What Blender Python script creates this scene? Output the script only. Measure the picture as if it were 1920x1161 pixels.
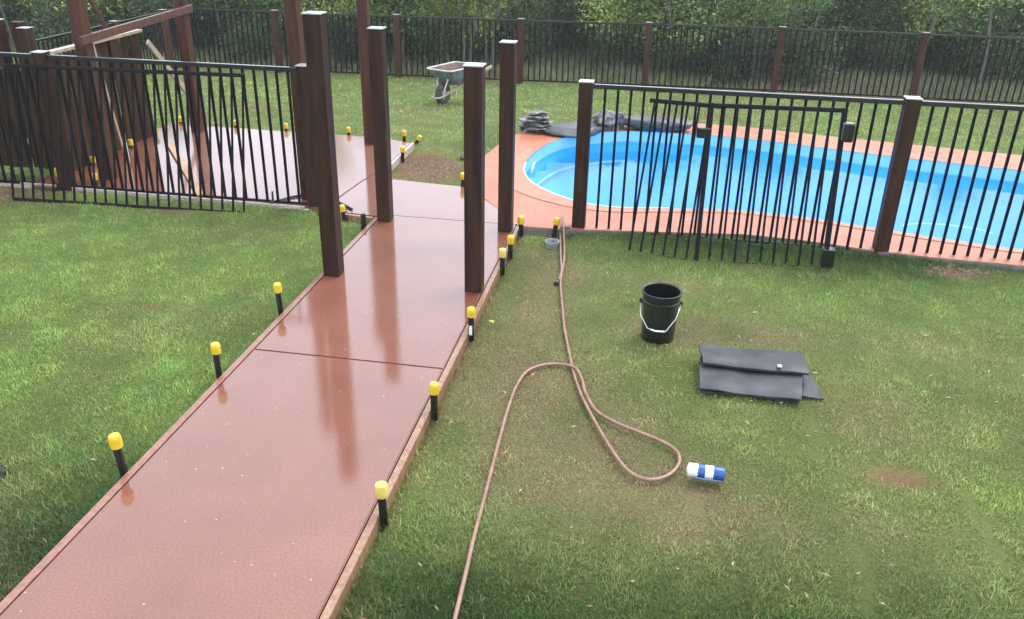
import bpy, bmesh, math, random
import numpy as np
from mathutils import Vector, Matrix, Quaternion
from mathutils.geometry import tessellate_polygon

random.seed(11)
RNG = np.random.default_rng(11)
for o in list(bpy.data.objects):
    bpy.data.objects.remove(o)
SC = bpy.context.scene
COL = SC.collection

# ------------------------------------------------------------------ camera
CAM_H, FPX, PITCH, ROLL, YAW = 2.6, 1592.9, 0.44418, -0.02106, 0.16304


def cam_axes():
    cp, sp, cy, sy = math.cos(PITCH), math.sin(PITCH), math.cos(YAW), math.sin(YAW)
    f = Vector((-sy * cp, cy * cp, -sp))
    r = Vector((cy, sy, 0))
    d = f.cross(r)
    c, s = math.cos(ROLL), math.sin(ROLL)
    return c * r + s * d, -s * r + c * d, f


RT, DN, FW = cam_axes()
cd = bpy.data.cameras.new('camera')
cam = bpy.data.objects.new('camera', cd)
COL.objects.link(cam)
cd.sensor_fit = 'HORIZONTAL'
cd.sensor_width = 36
cd.lens = 36 * FPX / 1920
cd.clip_start, cd.clip_end = 0.05, 3000
cam.matrix_world = Matrix(((RT.x, -DN.x, -FW.x, 0), (RT.y, -DN.y, -FW.y, 0), (RT.z, -DN.z, -FW.z, CAM_H), (0, 0, 0, 1)))
SC.camera = cam
SC.render.resolution_x, SC.render.resolution_y = 1024, 619

# ------------------------------------------------------------------ world, sun, exposure
SUN_EL, SUN_AZ = math.radians(58), math.radians(35)      # azimuth from +Y towards +X
w = bpy.data.worlds.new('World')
SC.world = w
w.use_nodes = True
nt = w.node_tree
nt.nodes.clear()
sky = nt.nodes.new('ShaderNodeTexSky')
sky.sky_type = 'NISHITA'
sky.sun_disc = False
sky.sun_elevation, sky.sun_rotation = SUN_EL, SUN_AZ
sky.air_density, sky.dust_density, sky.ozone_density = 1.0, 4.0, 1.0
hs = nt.nodes.new('ShaderNodeHueSaturation')
hs.inputs['Saturation'].default_value = 0.35           # a closed cloud layer takes the blue out
mx = nt.nodes.new('ShaderNodeMix')
mx.data_type = 'RGBA'
mx.inputs['Factor'].default_value = 0.55
mx.inputs['B'].default_value = (8.2, 9.4, 11.2, 1)      # even cloud cover
bg = nt.nodes.new('ShaderNodeBackground')
bg.inputs['Strength'].default_value = 0.15
out = nt.nodes.new('ShaderNodeOutputWorld')
nt.links.new(sky.outputs[0], hs.inputs['Color'])
nt.links.new(hs.outputs[0], mx.inputs['A'])
nt.links.new(mx.outputs['Result'], bg.inputs['Color'])
nt.links.new(bg.outputs[0], out.inputs['Surface'])
sl = bpy.data.lights.new('sun', 'SUN')
sl.energy, sl.angle, sl.color = 0.7, math.radians(22), (1.0, 0.97, 0.92)
sun = bpy.data.objects.new('sun', sl)
COL.objects.link(sun)
sd = Vector((math.sin(SUN_AZ) * math.cos(SUN_EL), math.cos(SUN_AZ) * math.cos(SUN_EL), math.sin(SUN_EL)))
sun.rotation_euler = sd.to_track_quat('Z', 'Y').to_euler()
sun.location = (6, 10, 14)
vs = SC.view_settings
vs.view_transform, vs.look, vs.exposure, vs.gamma = 'Standard', 'None', 1.10, 1.0
vs.use_curve_mapping = False


# ------------------------------------------------------------------ photo pixel -> place
def ray(px, py):
    return RT * ((px - 960) / FPX) + DN * ((py - 580.5) / FPX) + FW


def P(px, py, z=0.0):
    d = ray(px, py)
    t = (z - CAM_H) / d.z
    return Vector((d.x * t, d.y * t, z))


def atY(px, py, Y):
    d = ray(px, py)
    t = Y / d.y
    return Vector((d.x * t, Y, CAM_H + d.z * t))


GY = [-60, 10.2, 12, 14, 16, 17.8, 22, 30, 60, 500]
GZ = [-.07, -.07, -.21, -.455, -.63, -.75, -.92, -1.05, -1.7, -6]


def gz(y):
    return float(np.interp(y, GY, GZ))


def G(px, py):
    z = -.07
    for _ in range(30):
        p = P(px, py, z)
        z = gz(p.y)
    return Vector((p.x, p.y, z))


# ------------------------------------------------------------------ noise
_lat = RNG.random((256, 256))


def vnoise(x, y):
    xi, yi = np.floor(x).astype(int), np.floor(y).astype(int)
    fx, fy = x - xi, y - yi
    fx, fy = fx * fx * (3 - 2 * fx), fy * fy * (3 - 2 * fy)
    a, b = _lat[xi & 255, yi & 255], _lat[(xi + 1) & 255, yi & 255]
    c, d = _lat[xi & 255, (yi + 1) & 255], _lat[(xi + 1) & 255, (yi + 1) & 255]
    return (a * (1 - fx) + b * fx) * (1 - fy) + (c * (1 - fx) + d * fx) * fy


def fbm(x, y, o=4):
    s, a, t = 0, .5, 0
    for i in range(o):
        s = s + a * vnoise(x * 2 ** i + 17 * i, y * 2 ** i + 31 * i)
        t += a
        a *= .5
    return s / t


# ------------------------------------------------------------------ materials
MATS = {}


def newmat(n):
    m = bpy.data.materials.new(n)
    m.use_nodes = True
    MATS[n] = m
    N = m.node_tree.nodes
    return m, N, m.node_tree.links, N['Principled BSDF']


def noise_node(N, L, scale, detail=4, vec=None, rough=.55):
    n = N.new('ShaderNodeTexNoise')
    n.inputs['Scale'].default_value = scale
    n.inputs['Detail'].default_value = detail
    n.inputs['Roughness'].default_value = rough
    if vec is not None:
        L.new(vec, n.inputs['Vector'])
    return n


def ramp(N, L, src, stops):
    r = N.new('ShaderNodeValToRGB')
    e = r.color_ramp.elements
    while len(e) < len(stops):
        e.new(.5)
    for i, (p, c) in enumerate(stops):
        e[i].position = p
        e[i].color = (*c, 1) if len(c) == 3 else c
    L.new(src, r.inputs[0])
    return r


def bump(N, L, src, bsdf, strength, dist, prev=None, coat=False):
    b = N.new('ShaderNodeBump')
    b.inputs['Strength'].default_value = strength
    b.inputs['Distance'].default_value = dist
    L.new(src, b.inputs['Height'])
    if prev is not None:
        L.new(prev.outputs[0], b.inputs['Normal'])
    L.new(b.outputs[0], bsdf.inputs['Normal'])
    if coat:
        L.new(b.outputs[0], bsdf.inputs['Coat Normal'])
    return b


def geo_pos(N):
    return N.new('ShaderNodeNewGeometry').outputs['Position']


def simple(name, c1, c2, scale=8, rough=.5, coat=0, bumpd=0.0, metal=0, stretch=None, coat_rough=.12, spec=.5, bscale=None):
    m, N, L, b = newmat(name)
    tc = N.new('ShaderNodeTexCoord')
    vec = tc.outputs['Object']
    if stretch:
        mp = N.new('ShaderNodeMapping')
        mp.inputs['Scale'].default_value = stretch
        L.new(vec, mp.inputs['Vector'])
        vec = mp.outputs[0]
    oi = N.new('ShaderNodeObjectInfo')
    ad = N.new('ShaderNodeVectorMath')
    ad.operation = 'MULTIPLY_ADD'
    L.new(oi.outputs['Random'], ad.inputs[0])
    ad.inputs[1].default_value = (37, 91, 53)
    L.new(vec, ad.inputs[2])
    n = noise_node(N, L, scale, 6, ad.outputs[0], .62)
    r = ramp(N, L, n.outputs[0], [(.36, c1), (.66, c2)])
    L.new(r.outputs[0], b.inputs['Base Color'])
    b.inputs['Roughness'].default_value = rough
    b.inputs['Metallic'].default_value = metal
    b.inputs['Specular IOR Level'].default_value = spec
    b.inputs['Coat Weight'].default_value = coat
    b.inputs['Coat Roughness'].default_value = coat_rough
    if bumpd:
        n2 = noise_node(N, L, bscale or scale * 3, 5, ad.outputs[0])
        bump(N, L, n2.outputs[0], b, .6, bumpd)
    return m


def wet_concrete(name, ca, cb, coat, crough, speck=True, bfine=.0006):
    m, N, L, b = newmat(name)
    p = geo_pos(N)
    big = noise_node(N, L, 1.3, 5, p)
    fine = noise_node(N, L, 95, 3, p, .75)
    mid = noise_node(N, L, 70, 3, p, .6)
    r = ramp(N, L, big.outputs[0], [(.3, ca), (.72, cb)])
    mixm = N.new('ShaderNodeMix')
    mixm.data_type = 'RGBA'
    mixm.blend_type = 'MULTIPLY'
    mixm.inputs['Factor'].default_value = 1
    rf = ramp(N, L, fine.outputs[0], [(.34, (.68, .64, .61)), (.66, (1.2, 1.21, 1.22))])
    L.new(r.outputs[0], mixm.inputs['A'])
    L.new(rf.outputs[0], mixm.inputs['B'])
    colout = mixm.outputs['Result']
    if speck:
        vo = N.new('ShaderNodeTexVoronoi')
        vo.inputs['Scale'].default_value = 24
        L.new(p, vo.inputs['Vector'])
        th = ramp(N, L, vo.outputs['Distance'], [(.06, (1, 1, 1)), (.11, (0, 0, 0))])
        sepc = N.new('ShaderNodeSeparateColor')
        L.new(vo.outputs['Color'], sepc.inputs[0])
        gt = N.new('ShaderNodeMath')
        gt.operation = 'GREATER_THAN'
        gt.inputs[1].default_value = .58
        L.new(sepc.outputs[0], gt.inputs[0])
        mul = N.new('ShaderNodeMath')
        mul.operation = 'MULTIPLY'
        L.new(th.outputs[0], mul.inputs[0])
        L.new(gt.outputs[0], mul.inputs[1])
        sc = ramp(N, L, sepc.outputs[1], [(.60, (.045, .016, .012)), (.70, (.55, .42, .33))])
        mm = N.new('ShaderNodeMix')
        mm.data_type = 'RGBA'
        L.new(mul.outputs[0], mm.inputs['Factor'])
        L.new(colout, mm.inputs['A'])
        L.new(sc.outputs[0], mm.inputs['B'])
        colout = mm.outputs['Result']
    L.new(colout, b.inputs['Base Color'])
    b.inputs['Roughness'].default_value = .55
    b.inputs['Specular IOR Level'].default_value = .25
    b.inputs['Coat Weight'].default_value = coat
    b.inputs['Coat IOR'].default_value = 1.64
    pat = noise_node(N, L, 3.2, 6, p, .65)
    rr = ramp(N, L, pat.outputs[0], [(.38, (crough,) * 3), (.62, (crough * 3.6,) * 3)])
    L.new(rr.outputs[0], b.inputs['Coat Roughness'])
    b1 = bump(N, L, mid.outputs[0], b, .4, .0006, None, True)
    bump(N, L, fine.outputs[0], b, .5, bfine, b1, True)
    return m


wet_concrete('path_concrete', (.160, .049, .023), (.232, .078, .041), 1.0, .016, bfine=.00018)
wet_concrete('deck_concrete', (.37, .112, .048), (.45, .155, .075), .4, .16, speck=False)
simple('path_base', (.07, .04, .03), (.12, .07, .05), 10, .9)
simple('grey_concrete', (.13, .115, .10), (.24, .21, .19), 9, .7, bumpd=.004)
m = simple('post_timber', (.014, .0055, .0026), (.052, .0200, .0096), 3.0, .55, .04, .0012, stretch=(9, 9, .7), coat_rough=.2, spec=.22)
simple('brown_timber', (.030, .0115, .0065), (.080, .030, .017), 3.0, .6, .0, .0012, stretch=(9, 9, .7), spec=.2)
simple('red_timber', (.042, .0150, .0080), (.095, .0350, .0195), 3.0, .55, .06, .0012, stretch=(9, 9, .7), coat_rough=.2, spec=.25)
simple('post_cap', (.22, .21, .20), (.42, .41, .40), 14, .3, .3)
simple('paling_timber', (.016, .0085, .0045), (.085, .046, .024), 3.0, .75, 0, .003, stretch=(14, 14, .6), spec=.12)
simple('beam_timber', (.055, .020, .011), (.11, .042, .024), 4.0, .55, .1, .0015, stretch=(8, .7, 8))
simple('pale_timber', (.30, .22, .15), (.48, .38, .28), 4.0, .5, .2, .001, stretch=(9, .7, 9))
simple('orange_timber', (.30, .13, .04), (.48, .25, .09), 5.0, .5, .3, .001)
simple('formwork_timber', (.20, .098, .052), (.34, .185, .105), 3.0, .5, .35, .0015, stretch=(12, .6, 12))
simple('red_formwork', (.18, .068, .038), (.29, .125, .078), 3.0, .45, .5, .0015, stretch=(12, .6, 12))
simple('white_formwork', (.34, .27, .21), (.55, .47, .39), 3.0, .5, .3, .0015, stretch=(.6, 12, 12))
simple('black_metal', (.004, .004, .0045), (.008, .008, .009), 20, .5, .0, spec=.12)
simple('wet_rail', (.006, .006, .007), (.012, .012, .013), 20, .3, .8, coat_rough=.12)
simple('black_steel', (.005, .005, .005), (.014, .013, .012), 20, .45, .1)
simple('yellow_plastic', (.62, .38, .012), (.80, .52, .02), 22, .4, .25)
simple('pale_yellow_plastic', (.58, .44, .06), (.76, .62, .18), 22, .4, .25)
simple('black_plastic', (.006, .006, .006), (.012, .012, .012), 9, .28, .35)
simple('wire', (.55, .55, .55), (.8, .8, .8), 9, .3, 0, metal=.6)
simple('white_plastic', (.70, .70, .68), (.82, .82, .80), 9, .35, .2)
simple('grey_pipe', (.22, .22, .21), (.40, .40, .38), 20, .6)
simple('blue_plastic', (.006, .055, .22), (.012, .085, .30), 9, .35, .2)
simple('grey_plastic', (.12, .16, .21), (.19, .24, .30), 9, .35, .2)
simple('hose_rubber', (.20, .095, .062), (.30, .155, .108), 16, .42, .35)
simple('rubber_mat', (.018, .019, .022), (.046, .048, .055), 5, .5, .05, .004, bscale=9, spec=.35)
simple('rock_dark', (.010, .010, .011), (.05, .049, .05), 5, .5, .3, .012, bscale=14)
simple('rock_grey', (.02, .019, .018), (.24, .225, .21), 14, .55, .25, .015, bscale=25)
simple('bark', (.035, .028, .020), (.16, .14, .11), 6, .85, 0, .006, stretch=(6, 6, 1))
simple('pale_bark', (.05, .042, .033), (.22, .20, .165), 7, .8, 0, .006, stretch=(6, 6, 1))
simple('hole_black', (.004, .004, .003), (.012, .010, .007), 9, .6, 0, .01)
simple('soil', (.06, .034, .02), (.17, .10, .06), 9, .9, 0, .01)
simple('barrow_blue', (.075, .105, .14), (.22, .26, .30), 6, .45, .3)
simple('barrow_rust', (.10, .055, .042), (.22, .13, .10), 6, .7, .2)
simple('barrow_pale', (.42, .38, .33), (.62, .58, .52), 12, .5, .2)
simple('tyre_mud', (.035, .026, .02), (.13, .10, .075), 9, .85, 0, .004)
simple('pool_shell', (.13, .54, .88), (.15, .58, .90), 1.2, .4, .0)
simple('waterline_band', (.20, .50, .78), (.26, .56, .82), 2, .35, .2)
simple('pool_trim', (.50, .66, .76), (.66, .80, .88), 4, .35, .2)


def coping_mat():
    m, N, L, b = newmat('coping')
    p = geo_pos(N)
    n = noise_node(N, L, 4.5, 5, p, .6)
    mp = N.new('ShaderNodeMapping')
    mp.inputs['Scale'].default_value = (2, 11, 1)
    mp.inputs['Rotation'].default_value = (0, 0, .35)
    L.new(p, mp.inputs['Vector'])
    n2 = noise_node(N, L, 3.0, 4, mp.outputs[0], .6)
    r = ramp(N, L, n2.outputs[0], [(.34, (.38, .120, .050)), (.58, (.43, .15, .065)), (.76, (.54, .29, .13))])
    r1 = ramp(N, L, n.outputs[0], [(.3, (.85, .8, .78)), (.7, (1.05, 1.05, 1.05))])
    mm = N.new('ShaderNodeMix')
    mm.data_type, mm.blend_type = 'RGBA', 'MULTIPLY'
    mm.inputs['Factor'].default_value = 1
    L.new(r.outputs[0], mm.inputs['A'])
    L.new(r1.outputs[0], mm.inputs['B'])
    L.new(mm.outputs['Result'], b.inputs['Base Color'])
    b.inputs['Roughness'].default_value = .5
    b.inputs['Coat Weight'].default_value = .35
    b.inputs['Coat Roughness'].default_value = .25
    bump(N, L, n.outputs[0], b, .3, .003)


coping_mat()


def water_mat():
    m, N, L, b = newmat('pool_water')
    N.remove(b)
    o = N['Material Output']
    t = N.new('ShaderNodeBsdfTransparent')
    t.inputs[0].default_value = (.66, .93, 1.0, 1)
    g = N.new('ShaderNodeBsdfGlossy')
    g.inputs['Roughness'].default_value = .04
    fr = N.new('ShaderNodeFresnel')
    fr.inputs['IOR'].default_value = 1.2
    p = geo_pos(N)
    n = noise_node(N, L, 5, 3, p)
    bp = N.new('ShaderNodeBump')
    bp.inputs['Strength'].default_value = .25
    bp.inputs['Distance'].default_value = .01
    L.new(n.outputs[0], bp.inputs['Height'])
    L.new(bp.outputs[0], g.inputs['Normal'])
    L.new(bp.outputs[0], fr.inputs['Normal'])
    mx = N.new('ShaderNodeMixShader')
    L.new(fr.outputs[0], mx.inputs[0])
    L.new(t.outputs[0], mx.inputs[1])
    L.new(g.outputs[0], mx.inputs[2])
    L.new(mx.outputs[0], o.inputs['Surface'])


water_mat()


def leafy(name, attr='col', translucent=.3, rough=.55, hue_rand=False, base=None):
    m, N, L, b = newmat(name)
    o = N['Material Output']
    if base is None:
        a = N.new('ShaderNodeVertexColor')
        a.layer_name = attr
        c = a.outputs[0]
    else:
        a = N.new('ShaderNodeVertexColor')
        a.layer_name = attr
        oi = N.new('ShaderNodeObjectInfo')
        r = ramp(N, L, oi.outputs['Random'], base)
        mm = N.new('ShaderNodeMix')
        mm.data_type, mm.blend_type = 'RGBA', 'MULTIPLY'
        mm.inputs['Factor'].default_value = 1
        L.new(a.outputs[0], mm.inputs['A'])
        L.new(r.outputs[0], mm.inputs['B'])
        c = mm.outputs['Result']
    L.new(c, b.inputs['Base Color'])
    b.inputs['Roughness'].default_value = rough
    b.inputs['Specular IOR Level'].default_value = .35
    t = N.new('ShaderNodeBsdfTranslucent')
    L.new(c, t.inputs[0])
    mx = N.new('ShaderNodeMixShader')
    mx.inputs[0].default_value = translucent
    L.new(b.outputs[0], mx.inputs[1])
    L.new(t.outputs[0], mx.inputs[2])
    L.new(mx.outputs[0], o.inputs['Surface'])


leafy('grass_blade')
leafy('shade_leaf', translucent=.2, rough=.5, base=[(0, (.22, .25, .22)), (1, (.52, .54, .42))])  # shrub leaves coloured dark to stand in for shade under the canopy
leafy('leaf', translucent=.35, rough=.45, base=[(0, (.38, .46, .42)), (.3, (.8, .9, .72)), (.6, (1.35, 1.35, .9)), (.8, (1.0, 1.05, 1.05)), (1, (1.9, 1.75, 1.0))])


def lawn_mat():
    m, N, L, b = newmat('lawn_soil')
    a = N.new('ShaderNodeVertexColor')
    a.layer_name = 'col'
    p = geo_pos(N)
    n = noise_node(N, L, 70, 4, p, .7)
    r = ramp(N, L, n.outputs[0], [(.3, (.55, .55, .5)), (.7, (1.25, 1.2, 1.1))])
    mm = N.new('ShaderNodeMix')
    mm.data_type, mm.blend_type = 'RGBA', 'MULTIPLY'
    mm.inputs['Factor'].default_value = 1
    L.new(a.outputs[0], mm.inputs['A'])
    L.new(r.outputs[0], mm.inputs['B'])
    L.new(mm.outputs['Result'], b.inputs['Base Color'])
    b.inputs['Roughness'].default_value = .9
    b.inputs['Specular IOR Level'].default_value = .15
    bump(N, L, n.outputs[0], b, .7, .02)


lawn_mat()


# ------------------------------------------------------------------ object helpers
def link(name, mesh, mat=None, parent=None, loc=None, rot=None):
    o = bpy.data.objects.new(name, mesh)
    COL.objects.link(o)
    if mat and mesh is not None and not mesh.materials:
        mesh.materials.append(MATS[mat])
    if loc is not None:
        o.location = loc
    if rot is not None:
        o.rotation_mode = 'QUATERNION'
        o.rotation_quaternion = rot
    if parent is not None:
        o.parent = parent
        off = parent.location.copy()
        if parent.parent is not None:
            off += parent.parent.location
        o.location = Vector(o.location) - off
    return o


def thing(name, label, cat, loc=(0, 0, 0), group=None):
    o = bpy.data.objects.new(name, None)
    COL.objects.link(o)
    o.location = loc
    o.empty_display_size = .1
    return tag(o, label, cat, group)


def tag(o, label, cat, group=None):
    o['label'], o['category'] = label, cat
    if group:
        o['group'] = group
    return o


def struct(o, kind='structure'):
    o['kind'] = kind
    return o


def mesh_py(name, v, f, smooth=False):
    me = bpy.data.meshes.new(name)
    me.from_pydata([tuple(x) for x in v], [], f)
    me.update()
    if smooth:
        for p in me.polygons:
            p.use_smooth = True
    return me


def bm_mesh(name, bm, smooth=False):
    bmesh.ops.recalc_face_normals(bm, faces=bm.faces)
    me = bpy.data.meshes.new(name)
    bm.to_mesh(me)
    bm.free()
    if smooth:
        for p in me.polygons:
            p.use_smooth = True
    return me


_cache = {}


def box_mesh(sx, sy, sz, bev=0.0, jit=0.0, key=None):
    k = (round(sx, 4), round(sy, 4), round(sz, 4), bev, jit, key)
    if k in _cache:
        return _cache[k]
    bm = bmesh.new()
    bmesh.ops.create_cube(bm, size=1)
    for v in bm.verts:
        v.co = Vector((v.co.x * sx, v.co.y * sy, v.co.z * sz))
        if jit:
            v.co += Vector((random.uniform(-jit, jit), random.uniform(-jit, jit), random.uniform(-jit, jit)))
    if bev:
        bmesh.ops.bevel(bm, geom=list(bm.edges), offset=bev, segments=1, affect='EDGES')
    _cache[k] = bm_mesh('block', bm)
    return _cache[k]


def box(name, lo, hi, mat, parent=None, bev=.003, **kw):
    lo, hi = Vector(lo), Vector(hi)
    s = hi - lo
    me = box_mesh(s.x, s.y, s.z, bev, key=mat, **kw)
    return link(name, me, mat, parent, (lo + hi) / 2)


def rod(name, a, b, wx, wy, mat, parent=None, bev=.002, up=Vector((0, 1, 0))):
    """square bar from a to b, its wy side facing `up`"""
    a, b = Vector(a), Vector(b)
    d = b - a
    z = d.normalized()
    x = up.cross(z).normalized()
    y = z.cross(x)
    q = Matrix((x, y, z)).transposed().to_quaternion()
    me = box_mesh(wx, wy, d.length, bev, key=mat)
    return link(name, me, mat, parent, (a + b) / 2, q)


def catmull(pts, n=8, closed=False):
    pts = [Vector(p) for p in pts]
    outp = []
    m = len(pts)
    rng_ = range(m if closed else m - 1)
    for i in rng_:
        if closed:
            p0, p1, p2, p3 = pts[i - 1], pts[i], pts[(i + 1) % m], pts[(i + 2) % m]
        else:
            p0, p1, p2, p3 = pts[max(i - 1, 0)], pts[i], pts[i + 1], pts[min(i + 2, m - 1)]
        for k in range(n):
            t = k / n
            outp.append(.5 * ((2 * p1) + (p2 - p0) * t + (2 * p0 - 5 * p1 + 4 * p2 - p3) * t * t + (3 * p1 - p0 - 3 * p2 + p3) * t ** 3))
    if not closed:
        outp.append(pts[-1])
    return outp


def tube_mesh(pts, r, seg=8, closed=False, rads=None):
    pts = [Vector(p) for p in pts]
    n = len(pts)
    v, f = [], []
    prev = None
    for i, p in enumerate(pts):
        if closed:
            t = (pts[(i + 1) % n] - pts[i - 1]).normalized()
        else:
            t = (pts[min(i + 1, n - 1)] - pts[max(i - 1, 0)]).normalized()
        if prev is None:
            prev = t.orthogonal().normalized()
        x = (prev - t * prev.dot(t)).normalized()
        prev = x
        y = t.cross(x)
        rr = rads[i] if rads else r
        for k in range(seg):
            a = 2 * math.pi * k / seg
            v.append(p + (x * math.cos(a) + y * math.sin(a)) * rr)
    rows = n if closed else n - 1
    for i in range(rows):
        for k in range(seg):
            j = (i + 1) % n
            f.append((i * seg + k, i * seg + (k + 1) % seg, j * seg + (k + 1) % seg, j * seg + k))
    if not closed:
        f.append(tuple(range(seg))[::-1])
        f.append(tuple((n - 1) * seg + k for k in range(seg)))
    return mesh_py('tube', v, f, True)


def tube(name, pts, r, mat, parent=None, seg=8, closed=False, rads=None):
    pts = [Vector(p) for p in pts]
    o = Vector(pts[0])
    me = tube_mesh([p - o for p in pts], r, seg, closed, rads)
    return link(name, me, mat, parent, o)


def lathe_mesh(prof, seg=24):
    v, f = [], []
    for (r, z) in prof:
        for k in range(seg):
            a = 2 * math.pi * k / seg
            v.append((r * math.cos(a), r * math.sin(a), z))
    for i in range(len(prof) - 1):
        for k in range(seg):
            f.append((i * seg + k, i * seg + (k + 1) % seg, (i + 1) * seg + (k + 1) % seg, (i + 1) * seg + k))
    if prof[0][0] > 1e-5:
        f.append(tuple(range(seg))[::-1])
    if prof[-1][0] > 1e-5:
        f.append(tuple((len(prof) - 1) * seg + k for k in range(seg)))
    me = mesh_py('lathe', v, f)
    bm = bmesh.new()
    bm.from_mesh(me)
    bmesh.ops.remove_doubles(bm, verts=bm.verts, dist=1e-5)
    bmesh.ops.recalc_face_normals(bm, faces=bm.faces)
    bm.to_mesh(me)
    bm.free()
    for p in me.polygons:
        p.use_smooth = True
    try:
        me.set_sharp_from_angle(angle=math.radians(40))
    except Exception:
        pass
    return me


def slab_mesh(outer, z0, z1, holes=(), bev=.006):
    """flat plate with holes; outer/holes lists of 2D points"""
    loops = [list(outer)] + [list(h) for h in holes]
    flat = [Vector((p[0], p[1], 0)) for l in loops for p in l]
    tris = tessellate_polygon([[Vector((p[0], p[1], 0)) for p in l] for l in loops])
    n = len(flat)
    v = [(p.x, p.y, z1) for p in flat] + [(p.x, p.y, z0) for p in flat]
    f = [tuple(t) for t in tris] + [tuple(i + n for i in t)[::-1] for t in tris]
    s = 0
    for l in loops:
        k = len(l)
        for i in range(k):
            a, b = s + i, s + (i + 1) % k
            f.append((a, b, b + n, a + n))
        s += k
    bm = bmesh.new()
    me = mesh_py('slab', v, f)
    bm.from_mesh(me)
    bmesh.ops.recalc_face_normals(bm, faces=bm.faces)
    if bev:
        es = [e for e in bm.edges if len(e.link_faces) == 2 and abs(e.link_faces[0].normal.dot(e.link_faces[1].normal)) < .3
              and e.verts[0].co.z > z1 - 1e-5 and e.verts[1].co.z > z1 - 1e-5]
        bmesh.ops.bevel(bm, geom=es, offset=bev, segments=2, affect='EDGES')
    bm.to_mesh(me)
    bm.free()
    return me


def inpoly(x, y, poly):
    r = np.zeros(x.shape, bool)
    n = len(poly)
    for i in range(n):
        x1, y1 = poly[i][0], poly[i][1]
        x2, y2 = poly[(i + 1) % n][0], poly[(i + 1) % n][1]
        if y1 == y2:
            continue
        c = ((y1 > y) != (y2 > y)) & (x < (x2 - x1) * (y - y1) / (y2 - y1) + x1)
        r ^= c
    return r


def offset_loop(pts, d):
    n = len(pts)
    o = []
    for i in range(n):
        t = (pts[(i + 1) % n] - pts[i - 1])
        nrm = Vector((t.y, -t.x, 0)).normalized()
        o.append(pts[i] + nrm * d)
    return o


# ------------------------------------------------------------------ outlines of paved ground
pool_pts = [(-1.38, 8.95), (-1.28, 8.59), (-1.19, 8.42), (-.99, 8.17), (-.74, 7.96), (-.5, 7.85), (-.2, 7.84), (.33, 7.95), (.75, 8.02),
            (1.32, 7.98), (1.7, 7.90), (2.19, 7.76), (2.7, 7.61), (3.25, 7.50), (4.0, 7.55), (4.7, 8.0), (5.0, 8.75), (4.9, 9.5), (4.6, 9.95),
            (4.1, 10.19), (3.4, 10.34), (2.6, 10.53), (1.9, 10.74), (1.2, 10.92), (.63, 11.0), (.0, 11.0), (-.46, 10.92), (-.9, 10.62),
            (-1.15, 10.33), (-1.29, 9.94), (-1.38, 9.45)]
POOL = catmull([(x, y, 0) for x, y in pool_pts], 4, True)          # counter-clockwise
deck_out = [(-1.13, 7.13), (-.78, 7.13), (-.24, 7.2), (.37, 7.29), (.85, 7.36), (1.3, 7.33), (1.62, 7.27), (1.9, 7.20), (2.4, 7.14), (4.2, 7.06),
            (6.2, 7.0), (6.2, 10.6), (4.39, 10.95), (2.75, 11.26), (1.75, 11.47), (1.2, 11.63), (.66, 11.68), (.26, 11.66), (-.3, 11.55),
            (-.9, 11.2), (-1.45, 10.78), (-1.72, 10.5), (-1.83, 10.04), (-1.9, 9.42), (-1.9, 8.75), (-1.80, 8.16)]
junction = [(-2.97, 7.155), (-2.46, 7.09), (-2.405, 7.155), (-1.158, 7.155), (-1.14, 7.175), (-1.812, 8.155), (-2.27, 8.2), (-2.66, 8.245),
            (-2.74, 8.42), (-2.86, 8.52), (-2.925, 8.1), (-2.962, 7.6)]
pav = [(-6.1, 7.275), (-4.3, 7.255), (-3.15, 7.215), (-2.978, 7.165), (-2.970, 7.6), (-2.934, 8.1), (-2.868, 8.53), (-2.85, 8.86), (-2.875, 9.72),
       (-3.2, 9.84), (-4.4, 9.88), (-5.2, 9.88), (-6.1, 9.86)]
PX0, PX1 = -2.403, -1.158
path_all = [(PX0 - .045, .3), (PX1 + .045, .3), (PX1 + .045, 7.14), (PX0 - .045, 7.09)]
PAVED = [path_all, junction, pav, deck_out, [(p.x, p.y) for p in POOL]]


# ------------------------------------------------------------------ lawn colour and cover (turf health, painted shade, bare soil, sod seams)
def blob(x, y, cx, cy, rx, ry, rot=0.0):
    c, s = math.cos(rot), math.sin(rot)
    dx, dy = x - cx, y - cy
    u, v = (dx * c + dy * s) / rx, (-dx * s + dy * c) / ry
    return np.exp(-(u * u + v * v))


def segd(x, y, a, b):
    ax, ay, bx, by = *a, *b
    dx, dy = bx - ax, by - ay
    t = np.clip(((x - ax) * dx + (y - ay) * dy) / (dx * dx + dy * dy), 0, 1)
    return np.hypot(x - ax - t * dx, y - ay - t * dy)


SEAMS = []
for pts in ([(1508, 758), (1522, 800), (1530, 858)], [(1296, 905), (1305, 950)], [(1812, 925), (1845, 985), (1880, 1062)], [(1612, 1040), (1634, 1150)],
            [(1640, 878), (1720, 890)]):
    SEAMS.append([(P(*q, -.07).x, P(*q, -.07).y) for q in pts])


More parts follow.
